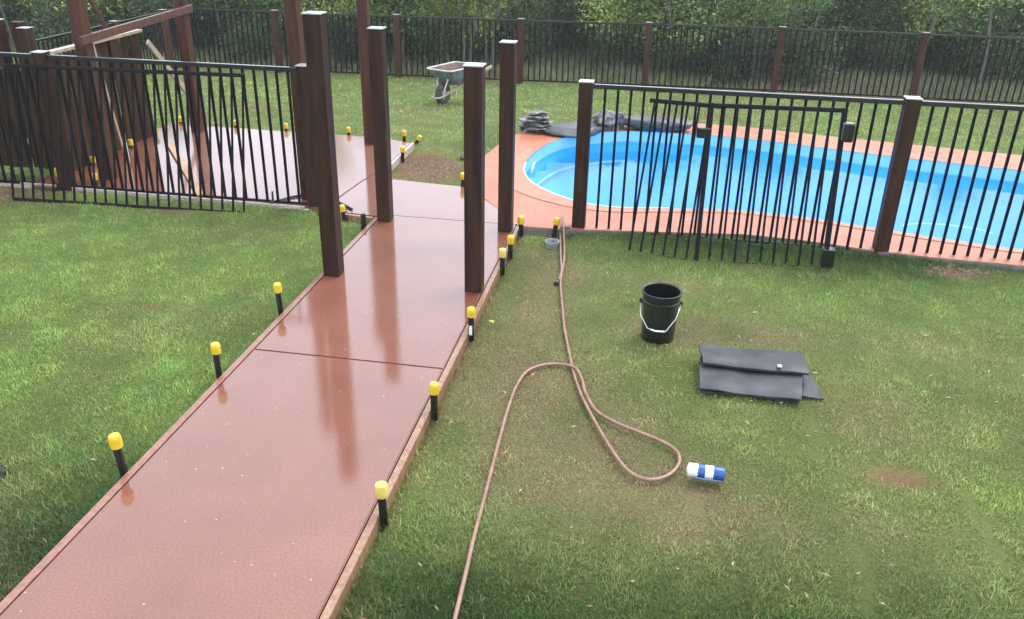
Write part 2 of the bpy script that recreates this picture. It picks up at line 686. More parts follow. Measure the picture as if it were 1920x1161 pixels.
def turf(x, y, seams=True):
    """dry, bare, lush_shade in 0..1 at ground points"""
    n1 = fbm(x * .9 + 5, y * .9 + 9, 4)
    n2 = fbm(x * 3.1 + 40, y * 3.1 + 11, 3)
    n3 = fbm(x * 9 + 3, y * 9 + 70, 3)
    dry = (blob(x, y, -.25, 4.05, .65, .85, .2) * .8 + blob(x, y, .05, 3.55, .75, .4) * .55 + blob(x, y, .55, 5.45, .75, .30) * .9
           + blob(x, y, -.75, 5.5, .35, 1.1) * .6 + blob(x, y, -.75, 6.3, .4, .5) * .45 + blob(x, y, 1.35, 4.5, .5, .5) * .55
           + blob(x, y, -.9, 4.6, .4, .6) * .5 + blob(x, y, 1.05, 3.4, .8, .35) * .45 + blob(x, y, .2, 6.2, .6, .25) * .45
           + blob(x, y, -2.9, 4.9, .5, .25, .5) * .25 + blob(x, y, 2.1, 5.6, .9, .5) * .25 + blob(x, y, -3.3, 2.6, .5, .5) * .3)
    dry = dry * (.15 + 1.25 * n2 + .5 * n3) + np.clip(n1 - .55, 0, 1) * .9
    dry = dry + np.where(y > 8, .10 + .5 * np.clip(n1 - .42, 0, 1), 0)
    bare = (blob(x, y, -2.45, 8.85, .42, .42) * 1.2 + blob(x, y, -2.6, 9.3, .35, .4) * .8 + blob(x, y, 1.42, 3.93, .22, .09) * 1.0
            + blob(x, y, -6.3, 7.05, .6, .22) * 1.2 + blob(x, y, -4.4, 6.95, .35, .08) * .8 + blob(x, y, 2.55, 6.95, .22, .10) * 1.0
            + blob(x, y, -3.05, 2.55, .25, .3) * .35 + blob(x, y, .95, 6.72, .25, .08) * .4 + blob(x, y, -3.4, 5.0, .16, .05, .6) * .8
            + blob(x, y, -2.9, 5.35, .1, .04) * .8) * (.25 + 1.5 * n3)
    edge = blob(x, y, -1.08, 4.2, .05, 3.0)
    bare = bare + edge * .55 * n3 * 1.5
    for s in (SEAMS if seams else []):
        for a, b in zip(s[:-1], s[1:]):
            d = segd(x + (n3 - .5) * .05, y + (n2 - .5) * .08, a, b)
            bare = bare + np.exp(-(d / .036) ** 2) * (.8 + 1.0 * n3)
    lush_shade = np.clip((3.45 - y) * 1.1 + (n1 - .5) * 1.6, 0, 1) * (x > -1.1) * np.clip(1.15 - x * .25, 0, 1)  # lush grass, its dark colour spread further as a painted vignette
    lush_shade = lush_shade + np.clip((3.7 - y) * .9 + (n1 - .5) * 1.4, 0, 1) * (x < -2.3)
    lush_shade = lush_shade + blob(x, y, .95, 6.9, 1.1, .28) * .8 + blob(x, y, 2.3, 6.95, .5, .28) * .6 + blob(x, y, 0, 7.15, 9, .12) * .7 * (x > -.7)  # shade below gates and fence painted as dark grass, with taller blades
    bare = np.where(y > 18.1, np.clip((fbm(x * .5, y * .5, 3) - .42) * 2.2, 0, .8), bare)
    return np.clip(dry, 0, 1), np.clip(bare, 0, 1), np.clip(lush_shade, 0, 1), n2, n3


C_GREEN, C_DRY, C_LUSH_SHADE, C_SOIL = np.array((.240, .335, .090)), np.array((.32, .28, .14)), np.array((.060, .115, .030)), np.array((.15, .088, .052))  # the lush tone also carries painted vignette and fence shade
C_FAR, C_ROUGH = np.array((.235, .335, .092)), np.array((.20, .22, .12))


def turf_col(x, y, dry, bare, lush_shade, n2, n3, ground=False):
    g = np.broadcast_to(C_GREEN, x.shape + (3,)).copy()
    far = np.clip((y - 8) / 2.0, 0, 1)[..., None]
    g = g * (1 - far) + C_FAR * far
    rg = np.clip((y - 18.1) / .6, 0, 1)[..., None]
    g = g * (1 - rg) + C_ROUGH * rg
    g = g * (1 - lush_shade[..., None]) + C_LUSH_SHADE * lush_shade[..., None]
    g = g * (1 - dry[..., None]) + C_DRY * dry[..., None]
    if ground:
        g = g * .40  # ground colour darkened to paint the shade between blades
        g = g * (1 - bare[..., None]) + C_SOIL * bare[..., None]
    return g * (.78 + .68 * n2[..., None])


def axis(fine0, fine1, step, lim0, lim1, grow=1.28):
    a = list(np.arange(fine0, fine1 + 1e-6, step))
    s, p = step, fine0
    left = []
    while p > lim0:
        s *= grow
        p -= s
        left.append(max(p, lim0))
    s, p = step, a[-1]
    right = []
    while p < lim1:
        s *= grow
        p += s
        right.append(min(p, lim1))
    return np.array(left[::-1] + a + right)


def surf_z(x, y):
    base = np.interp(y, GY, GZ)
    b = (fbm(x * 1.7, y * 1.7, 3) - .5) * .03 * (np.abs(x + 1.78) > .75)
    sm = np.clip((y - 18) / 6, 0, 1) * (fbm(x * .35 + 9, y * .35, 3) - .5) * .5
    left = np.clip((-2.45 - x) / .3, 0, 1) * np.clip((6.6 - y) / .6, 0, 1) * .03
    bank = np.clip((x + .75) / .15, 0, 1) * np.exp(-((y - 7.2) / .22) ** 2) * .045
    bank = bank + np.clip((-2.95 - x) / .15, 0, 1) * np.exp(-((y - 7.1) / .16) ** 2) * .05
    return base + b + sm + left + bank


gx = axis(-7.2, 5.2, .06, -450, 450)
gy = axis(1.2, 11.5, .06, -60, 600, 1.12)
XX, YY = np.meshgrid(gx, gy)
ZZ = surf_z(XX, YY)
pin = offset_loop(POOL, .10)
hole = inpoly(XX, YY, [(p.x, p.y) for p in pin])
ny, nx = XX.shape
idx = np.arange(nx * ny).reshape(ny, nx)
keep = ~(hole[:-1, :-1] | hole[1:, :-1] | hole[:-1, 1:] | hole[1:, 1:])
# anything paved: push the soil a little lower so slabs sit on it
for poly in PAVED[:4]:
    ins = inpoly(XX, YY, poly)
    ZZ = np.where(ins, np.minimum(ZZ, -.115), ZZ)
quads = np.stack([idx[:-1, :-1], idx[:-1, 1:], idx[1:, 1:], idx[1:, :-1]], -1)[keep]
me = bpy.data.meshes.new('lawn')
me.from_pydata(np.stack([XX, YY, ZZ], -1).reshape(-1, 3).tolist(), [], quads.tolist())
me.update()
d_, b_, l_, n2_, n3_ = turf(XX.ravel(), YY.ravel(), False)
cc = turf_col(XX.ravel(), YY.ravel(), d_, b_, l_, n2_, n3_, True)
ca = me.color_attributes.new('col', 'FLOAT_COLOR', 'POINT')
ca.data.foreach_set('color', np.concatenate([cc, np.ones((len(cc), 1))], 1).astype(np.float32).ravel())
for p in me.polygons:
    p.use_smooth = True
struct(link('lawn', me, 'lawn_soil'))


# ------------------------------------------------------------------ grass blades
def blades(x0, x1, y0, y1, dens, hmin, hmax, wid, segs, thin=True):
    n = int((x1 - x0) * (y1 - y0) * dens)
    x, y = RNG.uniform(x0, x1, n), RNG.uniform(y0, y1, n)
    ok = np.ones(n, bool)
    for poly in PAVED:
        ok &= ~inpoly(x, y, poly)
    # inside the view wedge, with a margin for a step to the side
    ok &= (x > -1.8 - 1.0 * y) & (x < 1.0 + .52 * y)
    x, y = x[ok], y[ok]
    dry, bare, lush_shade, n2, n3 = turf(x, y)
    ok = RNG.random(len(x)) > bare * 1.05
    x, y, dry, bare, lush_shade, n2, n3 = [a[ok] for a in (x, y, dry, bare, lush_shade, n2, n3)]
    n = len(x)
    z = surf_z(x, y) - .004
    h = RNG.uniform(hmin, hmax, n) * (1 - .35 * dry) * (1 + .55 * lush_shade) * (.6 + .5 * n2) * (.45 + 1.15 * n3)
    ang = RNG.uniform(0, 2 * np.pi, n)
    lean = RNG.uniform(.15, 1.05, n) * h
    la = ang + RNG.normal(0, .8, n) + np.pi / 2
    wv = wid * RNG.uniform(.6, 1.3, n)
    bx, by = np.cos(ang) * wv * .5, np.sin(ang) * wv * .5
    lx, ly = np.cos(la) * lean, np.sin(la) * lean
    col = turf_col(x, y, dry, bare, lush_shade, n2, n3)
    straw = (RNG.random(n) < (.05 + .35 * dry))
    col = np.where(straw[:, None], np.array((.36, .29, .14)) * RNG.uniform(.5, 1.0, n)[:, None], col)
    col = col * RNG.uniform(.55, 1.45, n)[:, None] * (.68 + .64 * n3)[:, None]
    col[:, 0] *= .88 + .3 * fbm(x * 5, y * 5, 2)
    if segs == 2:
        V = np.stack([np.stack([x - bx, y - by, z], -1), np.stack([x + bx, y + by, z], -1),
                      np.stack([x + bx * .8 + lx * .35, y + by * .8 + ly * .35, z + h * .62], -1),
                      np.stack([x - bx * .8 + lx * .35, y - by * .8 + ly * .35, z + h * .62], -1),
                      np.stack([x + lx, y + ly, z + h], -1)], 1)
        T = np.array([[0, 1, 2], [0, 2, 3], [3, 2, 4]])
    else:
        V = np.stack([np.stack([x - bx, y - by, z], -1), np.stack([x + bx, y + by, z], -1), np.stack([x + lx, y + ly, z + h], -1)], 1)
        T = np.array([[0, 1, 2]])
    k = V.shape[1]
    F = (T[None] + (np.arange(n) * k)[:, None, None]).reshape(-1, 3)
    C = np.repeat(col, k, 0)
    return V.reshape(-1, 3), F, C


def tri_mesh(name, V, F, C=None):
    me = bpy.data.meshes.new(name)
    me.vertices.add(len(V))
    me.vertices.foreach_set('co', np.ascontiguousarray(V, np.float32).ravel())
    me.loops.add(len(F) * 3)
    me.loops.foreach_set('vertex_index', np.ascontiguousarray(F, np.int32).ravel())
    me.polygons.add(len(F))
    me.polygons.foreach_set('loop_start', np.arange(0, len(F) * 3, 3, dtype=np.int32))
    me.update(calc_edges=True)
    if C is not None:
        a = me.color_attributes.new('col', 'FLOAT_COLOR', 'POINT')
        a.data.foreach_set('color', np.concatenate([C, np.ones((len(C), 1))], 1).astype(np.float32).ravel())
    return me


parts = [blades(-5.2, 3.7, 1.75, 5.0, 12500, .012, .032, .0044, 2),
         blades(-8.6, 5.0, 5.0, 7.4, 7500, .013, .034, .0060, 1),
         blades(-13, 8.5, 7.4, 12.5, 1900, .015, .038, .010, 1),
         blades(-15, 9.5, 12.5, 18.2, 700, .022, .05, .018, 1)]
off, VV, FF, CC = 0, [], [], []
for v, f, c in parts:
    VV.append(v)
    FF.append(f + off)
    CC.append(c)
    off += len(v)
g = link('lawn_grass', tri_mesh('lawn_grass', np.concatenate(VV), np.concatenate(FF), np.concatenate(CC)), 'grass_blade')
struct(tag(g, 'short mown green turf with brown dry patches', 'grass'), 'stuff')
v, f, c = blades(-24, 15, 18.3, 30, 330, .10, .34, .022, 1)
g = link('rough_grass', tri_mesh('rough_grass', v, f, c * .8), 'grass_blade')
struct(tag(g, 'long unmown grass growing beyond the far fence', 'grass'), 'stuff')

# ------------------------------------------------------------------ path, pavilion slab, pool deck
path = struct(link('path', slab_mesh([(PX0 + .01, .3), (PX1 - .01, .3), (PX1 - .01, 7.16), (PX0 + .01, 7.16)], -.12, -.012, bev=0), 'path_base'))
for a, b in ((.3, 1.759), (1.764, 4.4575), (4.4625, 7.150)):
    link('slab', slab_mesh([(PX0, a), (PX1, a), (PX1, b), (PX0, b)], -.10, 0), 'path_concrete', path)
jb = [(x, y) for x, y in junction]
link('slab', slab_mesh(jb, -.10, 0), 'path_concrete', path)
struct(link('pavilion_floor', slab_mesh(pav, -.11, 0), 'path_concrete'))
deck_me = slab_mesh(deck_out, -.32, -.003, [[(p.x, p.y) for p in offset_loop(POOL, .012)]])
deck_me.materials.append(MATS['deck_concrete'])
deck_me.materials.append(MATS['grey_concrete'])
for pl in deck_me.polygons:
    if abs(pl.normal.z) < .3:
        pl.material_index = 1
deck = struct(link('pool_deck', deck_me, 'deck_concrete'))
cop_o = []
for p in offset_loop(POOL, .015):
    cop_o.append(p)
wid = []
n_ = len(POOL)
ring_o = offset_loop(POOL, 1.0)
vv, ff = [], []
for i in range(n_):
    dirv = (ring_o[i] - POOL[i])
    wi = .09 + .2 * float(blob(np.array(POOL[i].x), np.array(POOL[i].y), -1.1, 8.6, .7, .9))
    vv += [POOL[i] + dirv * .004 + Vector((0, 0, .004)), POOL[i] + dirv * wi + Vector((0, 0, .0015)), POOL[i] + dirv * .004 + Vector((0, 0, -.05))]
for i in range(n_):
    j = (i + 1) % n_
    ff.append((3 * i, 3 * i + 1, 3 * j + 1, 3 * j))
    ff.append((3 * i + 2, 3 * i, 3 * j, 3 * j + 2))
link('coping', mesh_py('coping', vv, ff), 'coping', deck)

# ------------------------------------------------------------------ swimming pool
pool = thing('swimming_pool', 'freeform bright blue in-ground swimming pool filled with clear water', 'pool', (1.5, 9.2, -1.3))
lv = [(0.0, 0.0), (0, -.36), (-.05, -.44), (-.16, -.56), (-.30, -1.0), (-.55, -1.25)]
vv, ff = [], []
for d, z in lv:
    for p in offset_loop(POOL, d):
        vv.append((p.x - 1.5, p.y - 9.2, z + 1.3))
for k in range(len(lv) - 1):
    for i in range(n_):
        j = (i + 1) % n_
        ff.append((k * n_ + i, (k + 1) * n_ + i, (k + 1) * n_ + j, k * n_ + j))
base = (len(lv) - 1) * n_
cidx = len(vv)
vv.append((0, 0, 0))
for i in range(n_):
    ff.append((base + i, cidx, base + (i + 1) % n_))
sh = link('shell', mesh_py('shell', vv, ff, True), 'pool_shell', pool, (1.5, 9.2, -1.3))
wz = -.13
bo = offset_loop(POOL, -.004)
bv, bf = [], []
for p in bo:
    bv += [(p.x, p.y, -.012), (p.x, p.y, -.16)]
for i in range(n_):
    j = (i + 1) % n_
    bf.append((2 * i, 2 * i + 1, 2 * j + 1, 2 * j))
link('waterline_band', mesh_py('waterline_band', bv, bf, True), 'waterline_band', pool)
wl = offset_loop(POOL, -.006)
tr = tessellate_polygon([[Vector((p.x, p.y, 0)) for p in wl]])
link('water', mesh_py('water', [(p.x - 1.5, p.y - 9.2, wz + 1.3) for p in wl], [tuple(t) for t in tr], True), 'pool_water', pool, (1.5, 9.2, -1.3))
# bench step at the left end and a curved step at the near right side, both under water
def wet_step(pts, z, name='step'):
    me = slab_mesh(pts, -1.2, z, bev=.03)
    link(name, me, 'pool_shell', pool)
inner = offset_loop(POOL, -.06)
left = [p for p in inner if p.x < -.35]
st = [(p.x, p.y) for p in inner if p.x < -.55 and p.y < 9.3] 
bp_ = offset_loop(POOL, -.004)
kk = [i for i, p in enumerate(bp_) if p.x < .2 and p.y < 9.3]
k0 = next(i for i in kk if (i - 1) % n_ not in kk)
tube('bead', [bp_[(k0 + i) % n_] + Vector((0, 0, .004)) for i in range(len(kk))], .009, 'white_plastic', pool, 6)
lb = sorted([p for p in offset_loop(POOL, -.055) if p.x < -.25 and p.y > 8.6], key=lambda p: p.y)
tube('ledge_line', [Vector((p.x, p.y, -.375)) for p in lb], .016, 'pool_trim', pool, 6)
arc = [P(x, y, -.45) for x, y in ((1690, 424), (1720, 420), (1755, 421), (1795, 425), (1835, 431), (1862, 440))]
tube('step_edge', catmull(arc, 6), .013, 'pool_trim', pool, 6)
jp = atY(1009, 293, 9.0)
ring = []
for k in range(14):
    a = 2 * math.pi * k / 14
    ring.append(Vector((-1.335 + .035 * math.sin(a) * .4, 9.36 + .11 * math.cos(a), -.105 + .055 * math.sin(a))))
tube('grab_ring', ring, .010, 'white_plastic', pool, 8, True)

# rocks on the far rim of the pool
def rock_mesh(sx, sy, sz, seed, rough=.25, flat=False, sub=3):
    r = np.random.default_rng(seed)
    bm = bmesh.new()
    bmesh.ops.create_icosphere(bm, subdivisions=sub, radius=1)
    dirs = r.normal(size=(9, 3))
    dirs /= np.linalg.norm(dirs, axis=1)[:, None]
    cut = r.uniform(.62, .92, 9)
    for v in bm.verts:
        c = np.array(v.co)
        for d, k in zip(dirs, cut):
            t = c @ d
            if t > k:
                c = c - d * (t - k) * .9
        c = c + r.normal(size=3) * rough * .05
        if flat:
            c[2] = np.clip(c[2], -.75, .55) + c[0] * .04
        v.co = Vector((c[0] * sx, c[1] * sy, c[2] * sz))
    return bm_mesh('rock', bm)


t = thing('layered_rock', 'small pile of grey layered slate beside the flat black rock', 'rock', (-1.5, 10.68, 0))
for k in range(6):
    s = (1 - .09 * k)
    link('slate_layer', rock_mesh(.27 * s * random.uniform(.85, 1.1), .2 * s, .030, 50 + k, 1.6, True), 'rock_grey', t,
         (-1.5 + random.uniform(-.03, .03), 10.68 + random.uniform(-.03, .03), .018 + .042 * k))
o = link('flat_rock', rock_mesh(.42, .30, .085, 61, .15, True, 4), 'rock_dark', None, (-1.0, 10.66, .055))
tag(o, 'flat black rock overhanging the water between the slate pile and the rough boulder', 'rock')
o = link('boulder', rock_mesh(.23, .17, .16, 62, 2.2), 'rock_grey', None, (-.58, 11.07, .07))
tag(o, 'rough grey mottled boulder on the pool rim between two flat dark rocks', 'rock')
o = link('flat_rock', rock_mesh(.50, .24, .12, 64, .3, True, 4), 'rock_dark', None, (-.02, 11.17, .085))
tag(o, 'long dark flat rock on the pool rim beside the rough boulder', 'rock')

# ------------------------------------------------------------------ square posts
def post(loc, h, wd, mat, label, name='timber_post', cap=True, group=None, parent=None):
    loc = Vector(loc)
    if parent is None:
        t = thing(name, label, 'post', loc, group)
    else:
        t = parent
    s = link('shaft' if parent is None else 'post', box_mesh(wd, wd, h, .004, key=mat), mat, t, loc + Vector((0, 0, h / 2)))
    if cap:
        me = box_mesh(wd + .012, wd + .012, .010, .003, key='post_cap')
        link('cap', me, 'post_cap', t if parent is None else s, loc + Vector((0, 0, h + .0055)))
    return t


post((-2.345, 5.74, 0), 1.91, .125, 'post_timber', 'tallest capped dark post on the path, beside the reddish edge board')
post((-2.335, 7.02, 0), 1.66, .12, 'post_timber', 'dark capped post where the path meets the pavilion slab, on its edge board')
post((-1.222, 5.68, 0), 1.63, .125, 'post_timber', 'reddish capped post on the path between two pegs along the hose side edge board')
post((-1.225, 7.0, 0), 1.60, .12, 'post_timber', 'nearly black capped post at the path corner next to the pool deck')
post((-3.33, 9.58, 0), 2.7, .115, 'red_timber', 'tall red brown post standing alone at the back corner of the pavilion slab', cap=False)
post((-3.245, 7.46, 0), 2.7, .115, 'red_timber', 'tall red brown post just behind the end post of the fence with the leaning panel', cap=False)

fr = thing('pergola', 'two tall red brown posts joined by a beam on the pavilion slab', 'pergola', (-5.5, 8.6, 0))
post((-5.45, 7.60, 0), 2.7, .12, 'red_timber', '', parent=fr, cap=False)
post((-5.56, 9.62, 0), 2.7, .12, 'red_timber', '', parent=fr, cap=False)
rod('beam', (-5.37, 7.45, 1.375), (-5.475, 9.70, 1.44), .042, .078, 'beam_timber', fr, up=Vector((0, 0, 1)))
rod('brace', (-5.88, 8.62, 1.34), (-5.60, 7.66, 2.30), .045, .03, 'beam_timber', fr, up=Vector((1, 0, 0)))


# ------------------------------------------------------------------ paling screen
def paling_screen(label, a, b, h, n, cap=True, seed=1):
    r = random.Random(seed)
    a, b = Vector(a), Vector(b)
    mid = (a + b) / 2
    mid.z = -.07
    t = thing('paling_screen', label, 'screen', mid)
    d = (b - a) / n
    ang = math.atan2(d.y, d.x)
    q = Quaternion((0, 0, 1), ang)
    for i in range(n):
        p = a + d * (i + .5)
        hh = h + r.uniform(-.05, .03)
        tilt = Quaternion((0, 1, 0), r.uniform(-.015, .02))
        me = box_mesh(d.length * r.choice((.92, 1.0, 1.06)), .02, round(hh, 2), .003, key='paling_timber')
        off_ = Vector((-math.sin(ang), math.cos(ang), 0)) * r.choice((-.014, .014))
        link('paling', me, 'paling_timber', t, Vector((p.x, p.y, hh / 2 + .0)) + off_, q @ tilt)
    nrm = Vector((-math.sin(ang), math.cos(ang), 0))
    if cap:
        rod('cap_rail', a + Vector((0, 0, h + .035)), b + Vector((0, 0, h + .035)), .085, .032, 'pale_timber', t, up=Vector((0, 0, 1)))
    side = nrm * (.04 if cap else .04)
    for z in (.25, h - .18):
        rod('rail', a + side + Vector((0, 0, z)), b + side + Vector((0, 0, z)), .035, .07, 'paling_timber', t, up=Vector((0, 0, 1)))
    return t


paling_screen('dark brown paling screen along the pavilion slab, topped by a pale rail', (-5.92, 7.56, 0), (-6.0, 9.40, 0), 1.17, 14, True, 3)
paling_screen('weathered grey brown paling screen facing the lawn, ragged tops without a rail', (-8.2, 7.70, -.05), (-6.02, 7.79, -.05), 1.05, 16, False, 4)
for k, (x, y, h, lab) in enumerate(((-7.55, 9.05, 1.30, 'dark brown square post behind the ragged paling screen, tallest of three'),
                                    (-7.35, 9.15, 1.28, 'dark brown post in the middle of three behind the ragged paling screen'),
                                    (-7.12, 8.95, 1.24, 'lighter brown post at the pavilion end of three behind the ragged paling screen'))):
    post((x, y, -.07), h + .07, .12, 'post_timber' if k < 2 else 'paling_timber', lab, cap=(k != 1))
o = rod('timber_stake', (-5.80, 8.43, .02), (-5.895, 8.36, 1.205), .028, .018, 'pale_timber', None, up=Vector((1, 0, 0)))
tag(o, 'pale thin timber stake leaning upright against the dark paling screen', 'stake')
o = rod('brace_plank', (-5.86, 10.02, .38), (-5.93, 9.42, 1.08), .07, .025, 'pale_timber', fr, up=Vector((1, 0, 0)))
o = rod('brace_plank', (-5.62, 9.72, .42), (-5.86, 10.02, .38), .07, .025, 'beam_timber', fr, up=Vector((0, 0, 1)))
# loose plank on the slab
o = rod('plank', P(316, 266, .022), P(377, 367, .012), .07, .022, 'orange_timber', None, up=Vector((0, 0, 1)))
tag(o, 'orange brown timber plank lying diagonally on the pavilion slab', 'plank')


# ------------------------------------------------------------------ black metal fences
def fence_run(label, posts, base_z, top_z, rail_top, rail_bot, mat, pw=.115, bw=.021, spacing=.106, cap=True, skip=(), botz=None, group=None):
    """posts: list of (x, y); panels between neighbours"""
    x0, y0 = posts[0]
    z0 = base_z(x0, y0)
    t = thing('pool_fence', label, 'fence', (x0, y0, z0), group)
    for (x, y) in posts:
        bz = base_z(x, y)
        post((x, y, bz - .04), top_z - bz + .04, pw, mat, '', parent=t, cap=cap)
    for i in range(len(posts) - 1):
        if i in skip:
            continue
        a, b = Vector((*posts[i], 0)), Vector((*posts[i + 1], 0))
        d = (b - a).normalized()
        s, e = a + d * (pw / 2 - .004), b - d * (pw / 2 - .004)
        za, zb = (rail_bot(s.x, s.y), rail_bot(e.x, e.y)) if callable(rail_bot) else (rail_bot, rail_bot)
        rod('top_rail', s + Vector((0, 0, rail_top - .019)), e + Vector((0, 0, rail_top - .019)), .034, .038, 'wet_rail', t, .004, up=Vector((0, 0, 1)))
        rod('bottom_rail', s + Vector((0, 0, za + .015)), e + Vector((0, 0, zb + .015)), .028, .030, 'black_metal', t, .003, up=Vector((0, 0, 1)))
        L_ = (e - s).length
        n = max(1, int(round(L_ / spacing)) - 1)
        for k in range(n):
            u = (k + 1) / (n + 1)
            p = s + (e - s) * u
            zb_ = za + (zb - za) * u
            rod('baluster', p + Vector((0, 0, round(zb_ + .02, 2))), p + Vector((0, 0, rail_top - .030)), bw, bw, 'black_metal', t, .002)
    return t


lawn0 = lambda x, y: -.07
fence_run('black railing with brown posts in front of the swimming pool', [(-.60, 7.25), (1.995, 7.25), (4.59, 7.25)], lawn0, 1.275, 1.262, -.045, 'post_timber')
fence_run('black railing with brown posts along the edge of the pavilion slab', [(-8.24, 7.27), (-5.68, 7.27), (-3.10, 7.27)], lawn0, 1.285, 1.268, -.015, 'post_timber')
far_xy = [(-10.1, 17.45), (-8.02, 17.5), (-5.42, 17.62), (-2.86, 17.78), (-.30, 18.03), (2.30, 18.2), (4.98, 18.2), (7.6, 18.2), (10.2, 18.2)]
fence_run('long black railing with red brown posts at the back of the lawn before the trees', far_xy, lambda x, y: gz(y) - .02, .53, .515,
          lambda x, y: round(gz(y) + .05, 2), 'brown_timber', spacing=.118, bw=.026, pw=.125)
fence_run('black side railing running back to the long fence behind the paling screen', [(-9.75, 12.2), (-9.85, 14.7), (-10.0, 16.6), (-10.1, 17.33)],
          lambda x, y: gz(y) - .02, .56, .54, lambda x, y: round(gz(y) + .05, 2), 'red_timber', spacing=.118, bw=.02)


def leaning_panel(name, label, bl, br, tl, tr, n, stile=(0, 0), rail=.034, cat='panel', topx=(0, 0)):
    bl, br, tl, tr = map(Vector, (bl, br, tl, tr))
    t = thing(name, label, cat, bl)
    up = (tl - bl).cross(br - bl).normalized()
    ex = (tr - tl).normalized()
    rod('top_rail', tl - ex * topx[0], tr + ex * topx[1], rail, rail, 'black_metal', t, .004, up=up)
    rod('bottom_rail', bl, br, rail * .85, rail * .85, 'black_metal', t, .004, up=up)
    for k in range(n):
        u = k / (n - 1)
        wd = .017
        if k == 0 and stile[0]:
            wd = stile[0]
        if k == n - 1 and stile[1]:
            wd = stile[1]
        lo, hi = bl.lerp(br, u), tl.lerp(tr, u)
        nm = 'baluster' if wd == .017 else 'stile'
        if nm == 'stile':
            hi = hi + (hi - lo).normalized() * .02
        rod(nm, lo, hi, wd, min(wd, .05), 'black_metal', t, .002, up=up)
    return t


leaning_panel('fence_panel', 'loose black railing panel leaning on the pavilion fence', (-6.03, 6.92, -.045), (-3.71, 7.02, -.045),
              (-6.02, 7.195, 1.165), (-3.66, 7.205, 1.185), 23)
leaning_panel('fence_panel', 'narrow loose black panel leaning on the pool fence beside the gate', (-.125, 6.90, -.078), (.355, 6.80, -.078),
              (-.02, 7.195, 1.16), (.435, 7.19, 1.145), 6, topx=(.045, .09))
gt = leaning_panel('pool_gate', 'loose black gate with a latch box leaning on the pool fence', (.44, 6.80, -.078), (1.49, 6.885, -.078),
                   (.44, 7.16, 1.155), (1.485, 7.19, 1.165), 11, (.034, .038), cat='gate')
box('hinge', (.34, 7.07, .90), (.455, 7.13, .985), 'black_plastic', gt, .008)
box('latch', (1.475, 7.05, .94), (1.56, 7.13, 1.09), 'black_plastic', gt, .010)
box('foot_block', (1.455, 6.84, -.07), (1.55, 6.93, .10), 'black_plastic', gt, .006)
box('hook', (-3.665, 7.17, 1.10), (-3.635, 7.205, 1.20), 'black_metal', [o for o in bpy.data.objects if o.name == 'fence_panel'][0], .004)


# ------------------------------------------------------------------ formwork boards
def board(label, a, b, wd, h, top, mat, seed=0):
    a, b = Vector((*a, 0)), Vector((*b, 0))
    o = rod('formwork_board', a + Vector((0, 0, top - h / 2)), b + Vector((0, 0, top - h / 2)), wd, h, mat, None, .003, up=Vector((0, 0, 1)))
    return tag(o, label, 'board', 'formwork boards round the new concrete')


board('reddish stained edge board along the path on the pavilion side', (PX0 - .026, .4), (PX0 - .026, 7.06), .040, .09, .002, 'red_formwork')
board('pale timber edge board along the path on the hose side', (PX1 + .026, .4), (PX1 + .026, 7.13), .038, .10, -.002, 'formwork_timber')
board('whitish edge board along the lawn side of the pavilion slab', (-5.62, 7.240), (-3.18, 7.197), .024, .05, .003, 'white_formwork')
board('whitish board on the ground below the ragged paling screen', (-8.2, 7.30), (-5.80, 7.27), .038, .08, .012, 'white_formwork')
board('edge board along the tree side of the pavilion slab', (-6.1, 9.905), (-3.2, 9.865), .034, .09, .0, 'red_formwork')
board('short edge board beside the bare soil patch on the pavilion slab', (-2.83, 8.62), (-2.852, 9.74), .034, .09, .002, 'white_formwork')
board('short edge board on the pavilion slab beside the grass strip at the dark capped post', (-3.02, 7.135), (-2.47, 7.065), .034, .09, -.004, 'formwork_timber')
board('brown timber board between the hose peg and the pool fence post', (-.76, 7.165), (-.665, 7.175), .04, .07, .01, 'beam_timber')
board('brown timber offcut at the foot of the left pavilion fence post', (-6.02, 7.20), (-5.76, 7.20), .05, .08, .0, 'beam_timber')


# ------------------------------------------------------------------ pegs (star pickets) with yellow caps
def picket_mesh():
    bm = bmesh.new()
    for k in range(3):
        a = math.pi / 2 + k * 2 * math.pi / 3
        r = bmesh.ops.create_cube(bm, size=1)
        for v in r['verts']:
            x, y, z = v.co
            x, y, z = (x + .5) * .024 - .002, y * .007, z
            v.co = Vector((x * math.cos(a) - y * math.sin(a), x * math.sin(a) + y * math.cos(a), z))
    return bm_mesh('picket', bm)


PICKET = picket_mesh()
CAPS = [lathe_mesh([(.0195, 0), (.0225, .002), (.0235, .034), (.0225, .046), (.018, .053), (0, .055)], 18),
        lathe_mesh([(.0225, 0), (.0235, .003), (.0235, .050), (.0215, .053), (0, .053)], 18)]


def peg(px, py, zb, h, label, side=0, lean=(0, 0), cap='yellow_plastic', capk=0, has_cap=True, sticker=False, pos=None, scale=1.0, wide=1.0):
    loc = Vector(pos) if pos else P(px, py, zb)
    h -= .022
    if loc.y > 7.2 and scale > 1.05:
        scale *= .85
    t = thing('picket_peg', label, 'peg', loc, 'capped steel pegs round the new concrete')
    q = Quaternion((0, 1, 0), lean[0]) @ Quaternion((1, 0, 0), lean[1])
    s = link('stake', PICKET, 'black_steel', t, loc + q @ Vector((0, 0, (h - .06) / 2)), q)
    s.scale = (wide, wide, h + .06)
    if has_cap:
        nm = CAPS[capk]
        me = nm.copy() if nm.materials and nm.materials[0] != MATS[cap] else nm
        if me is not nm:
            me.materials.clear()
        c = link('cap', me, cap, t, loc + q @ Vector((0, 0, h - .055)), q)
        c.scale = (scale * 1.25,) * 3
    if sticker:
        box('sticker', loc + Vector((-.011, -.024, .05)), loc + Vector((.011, -.022, .12)), 'white_plastic', t, 0)
    return t


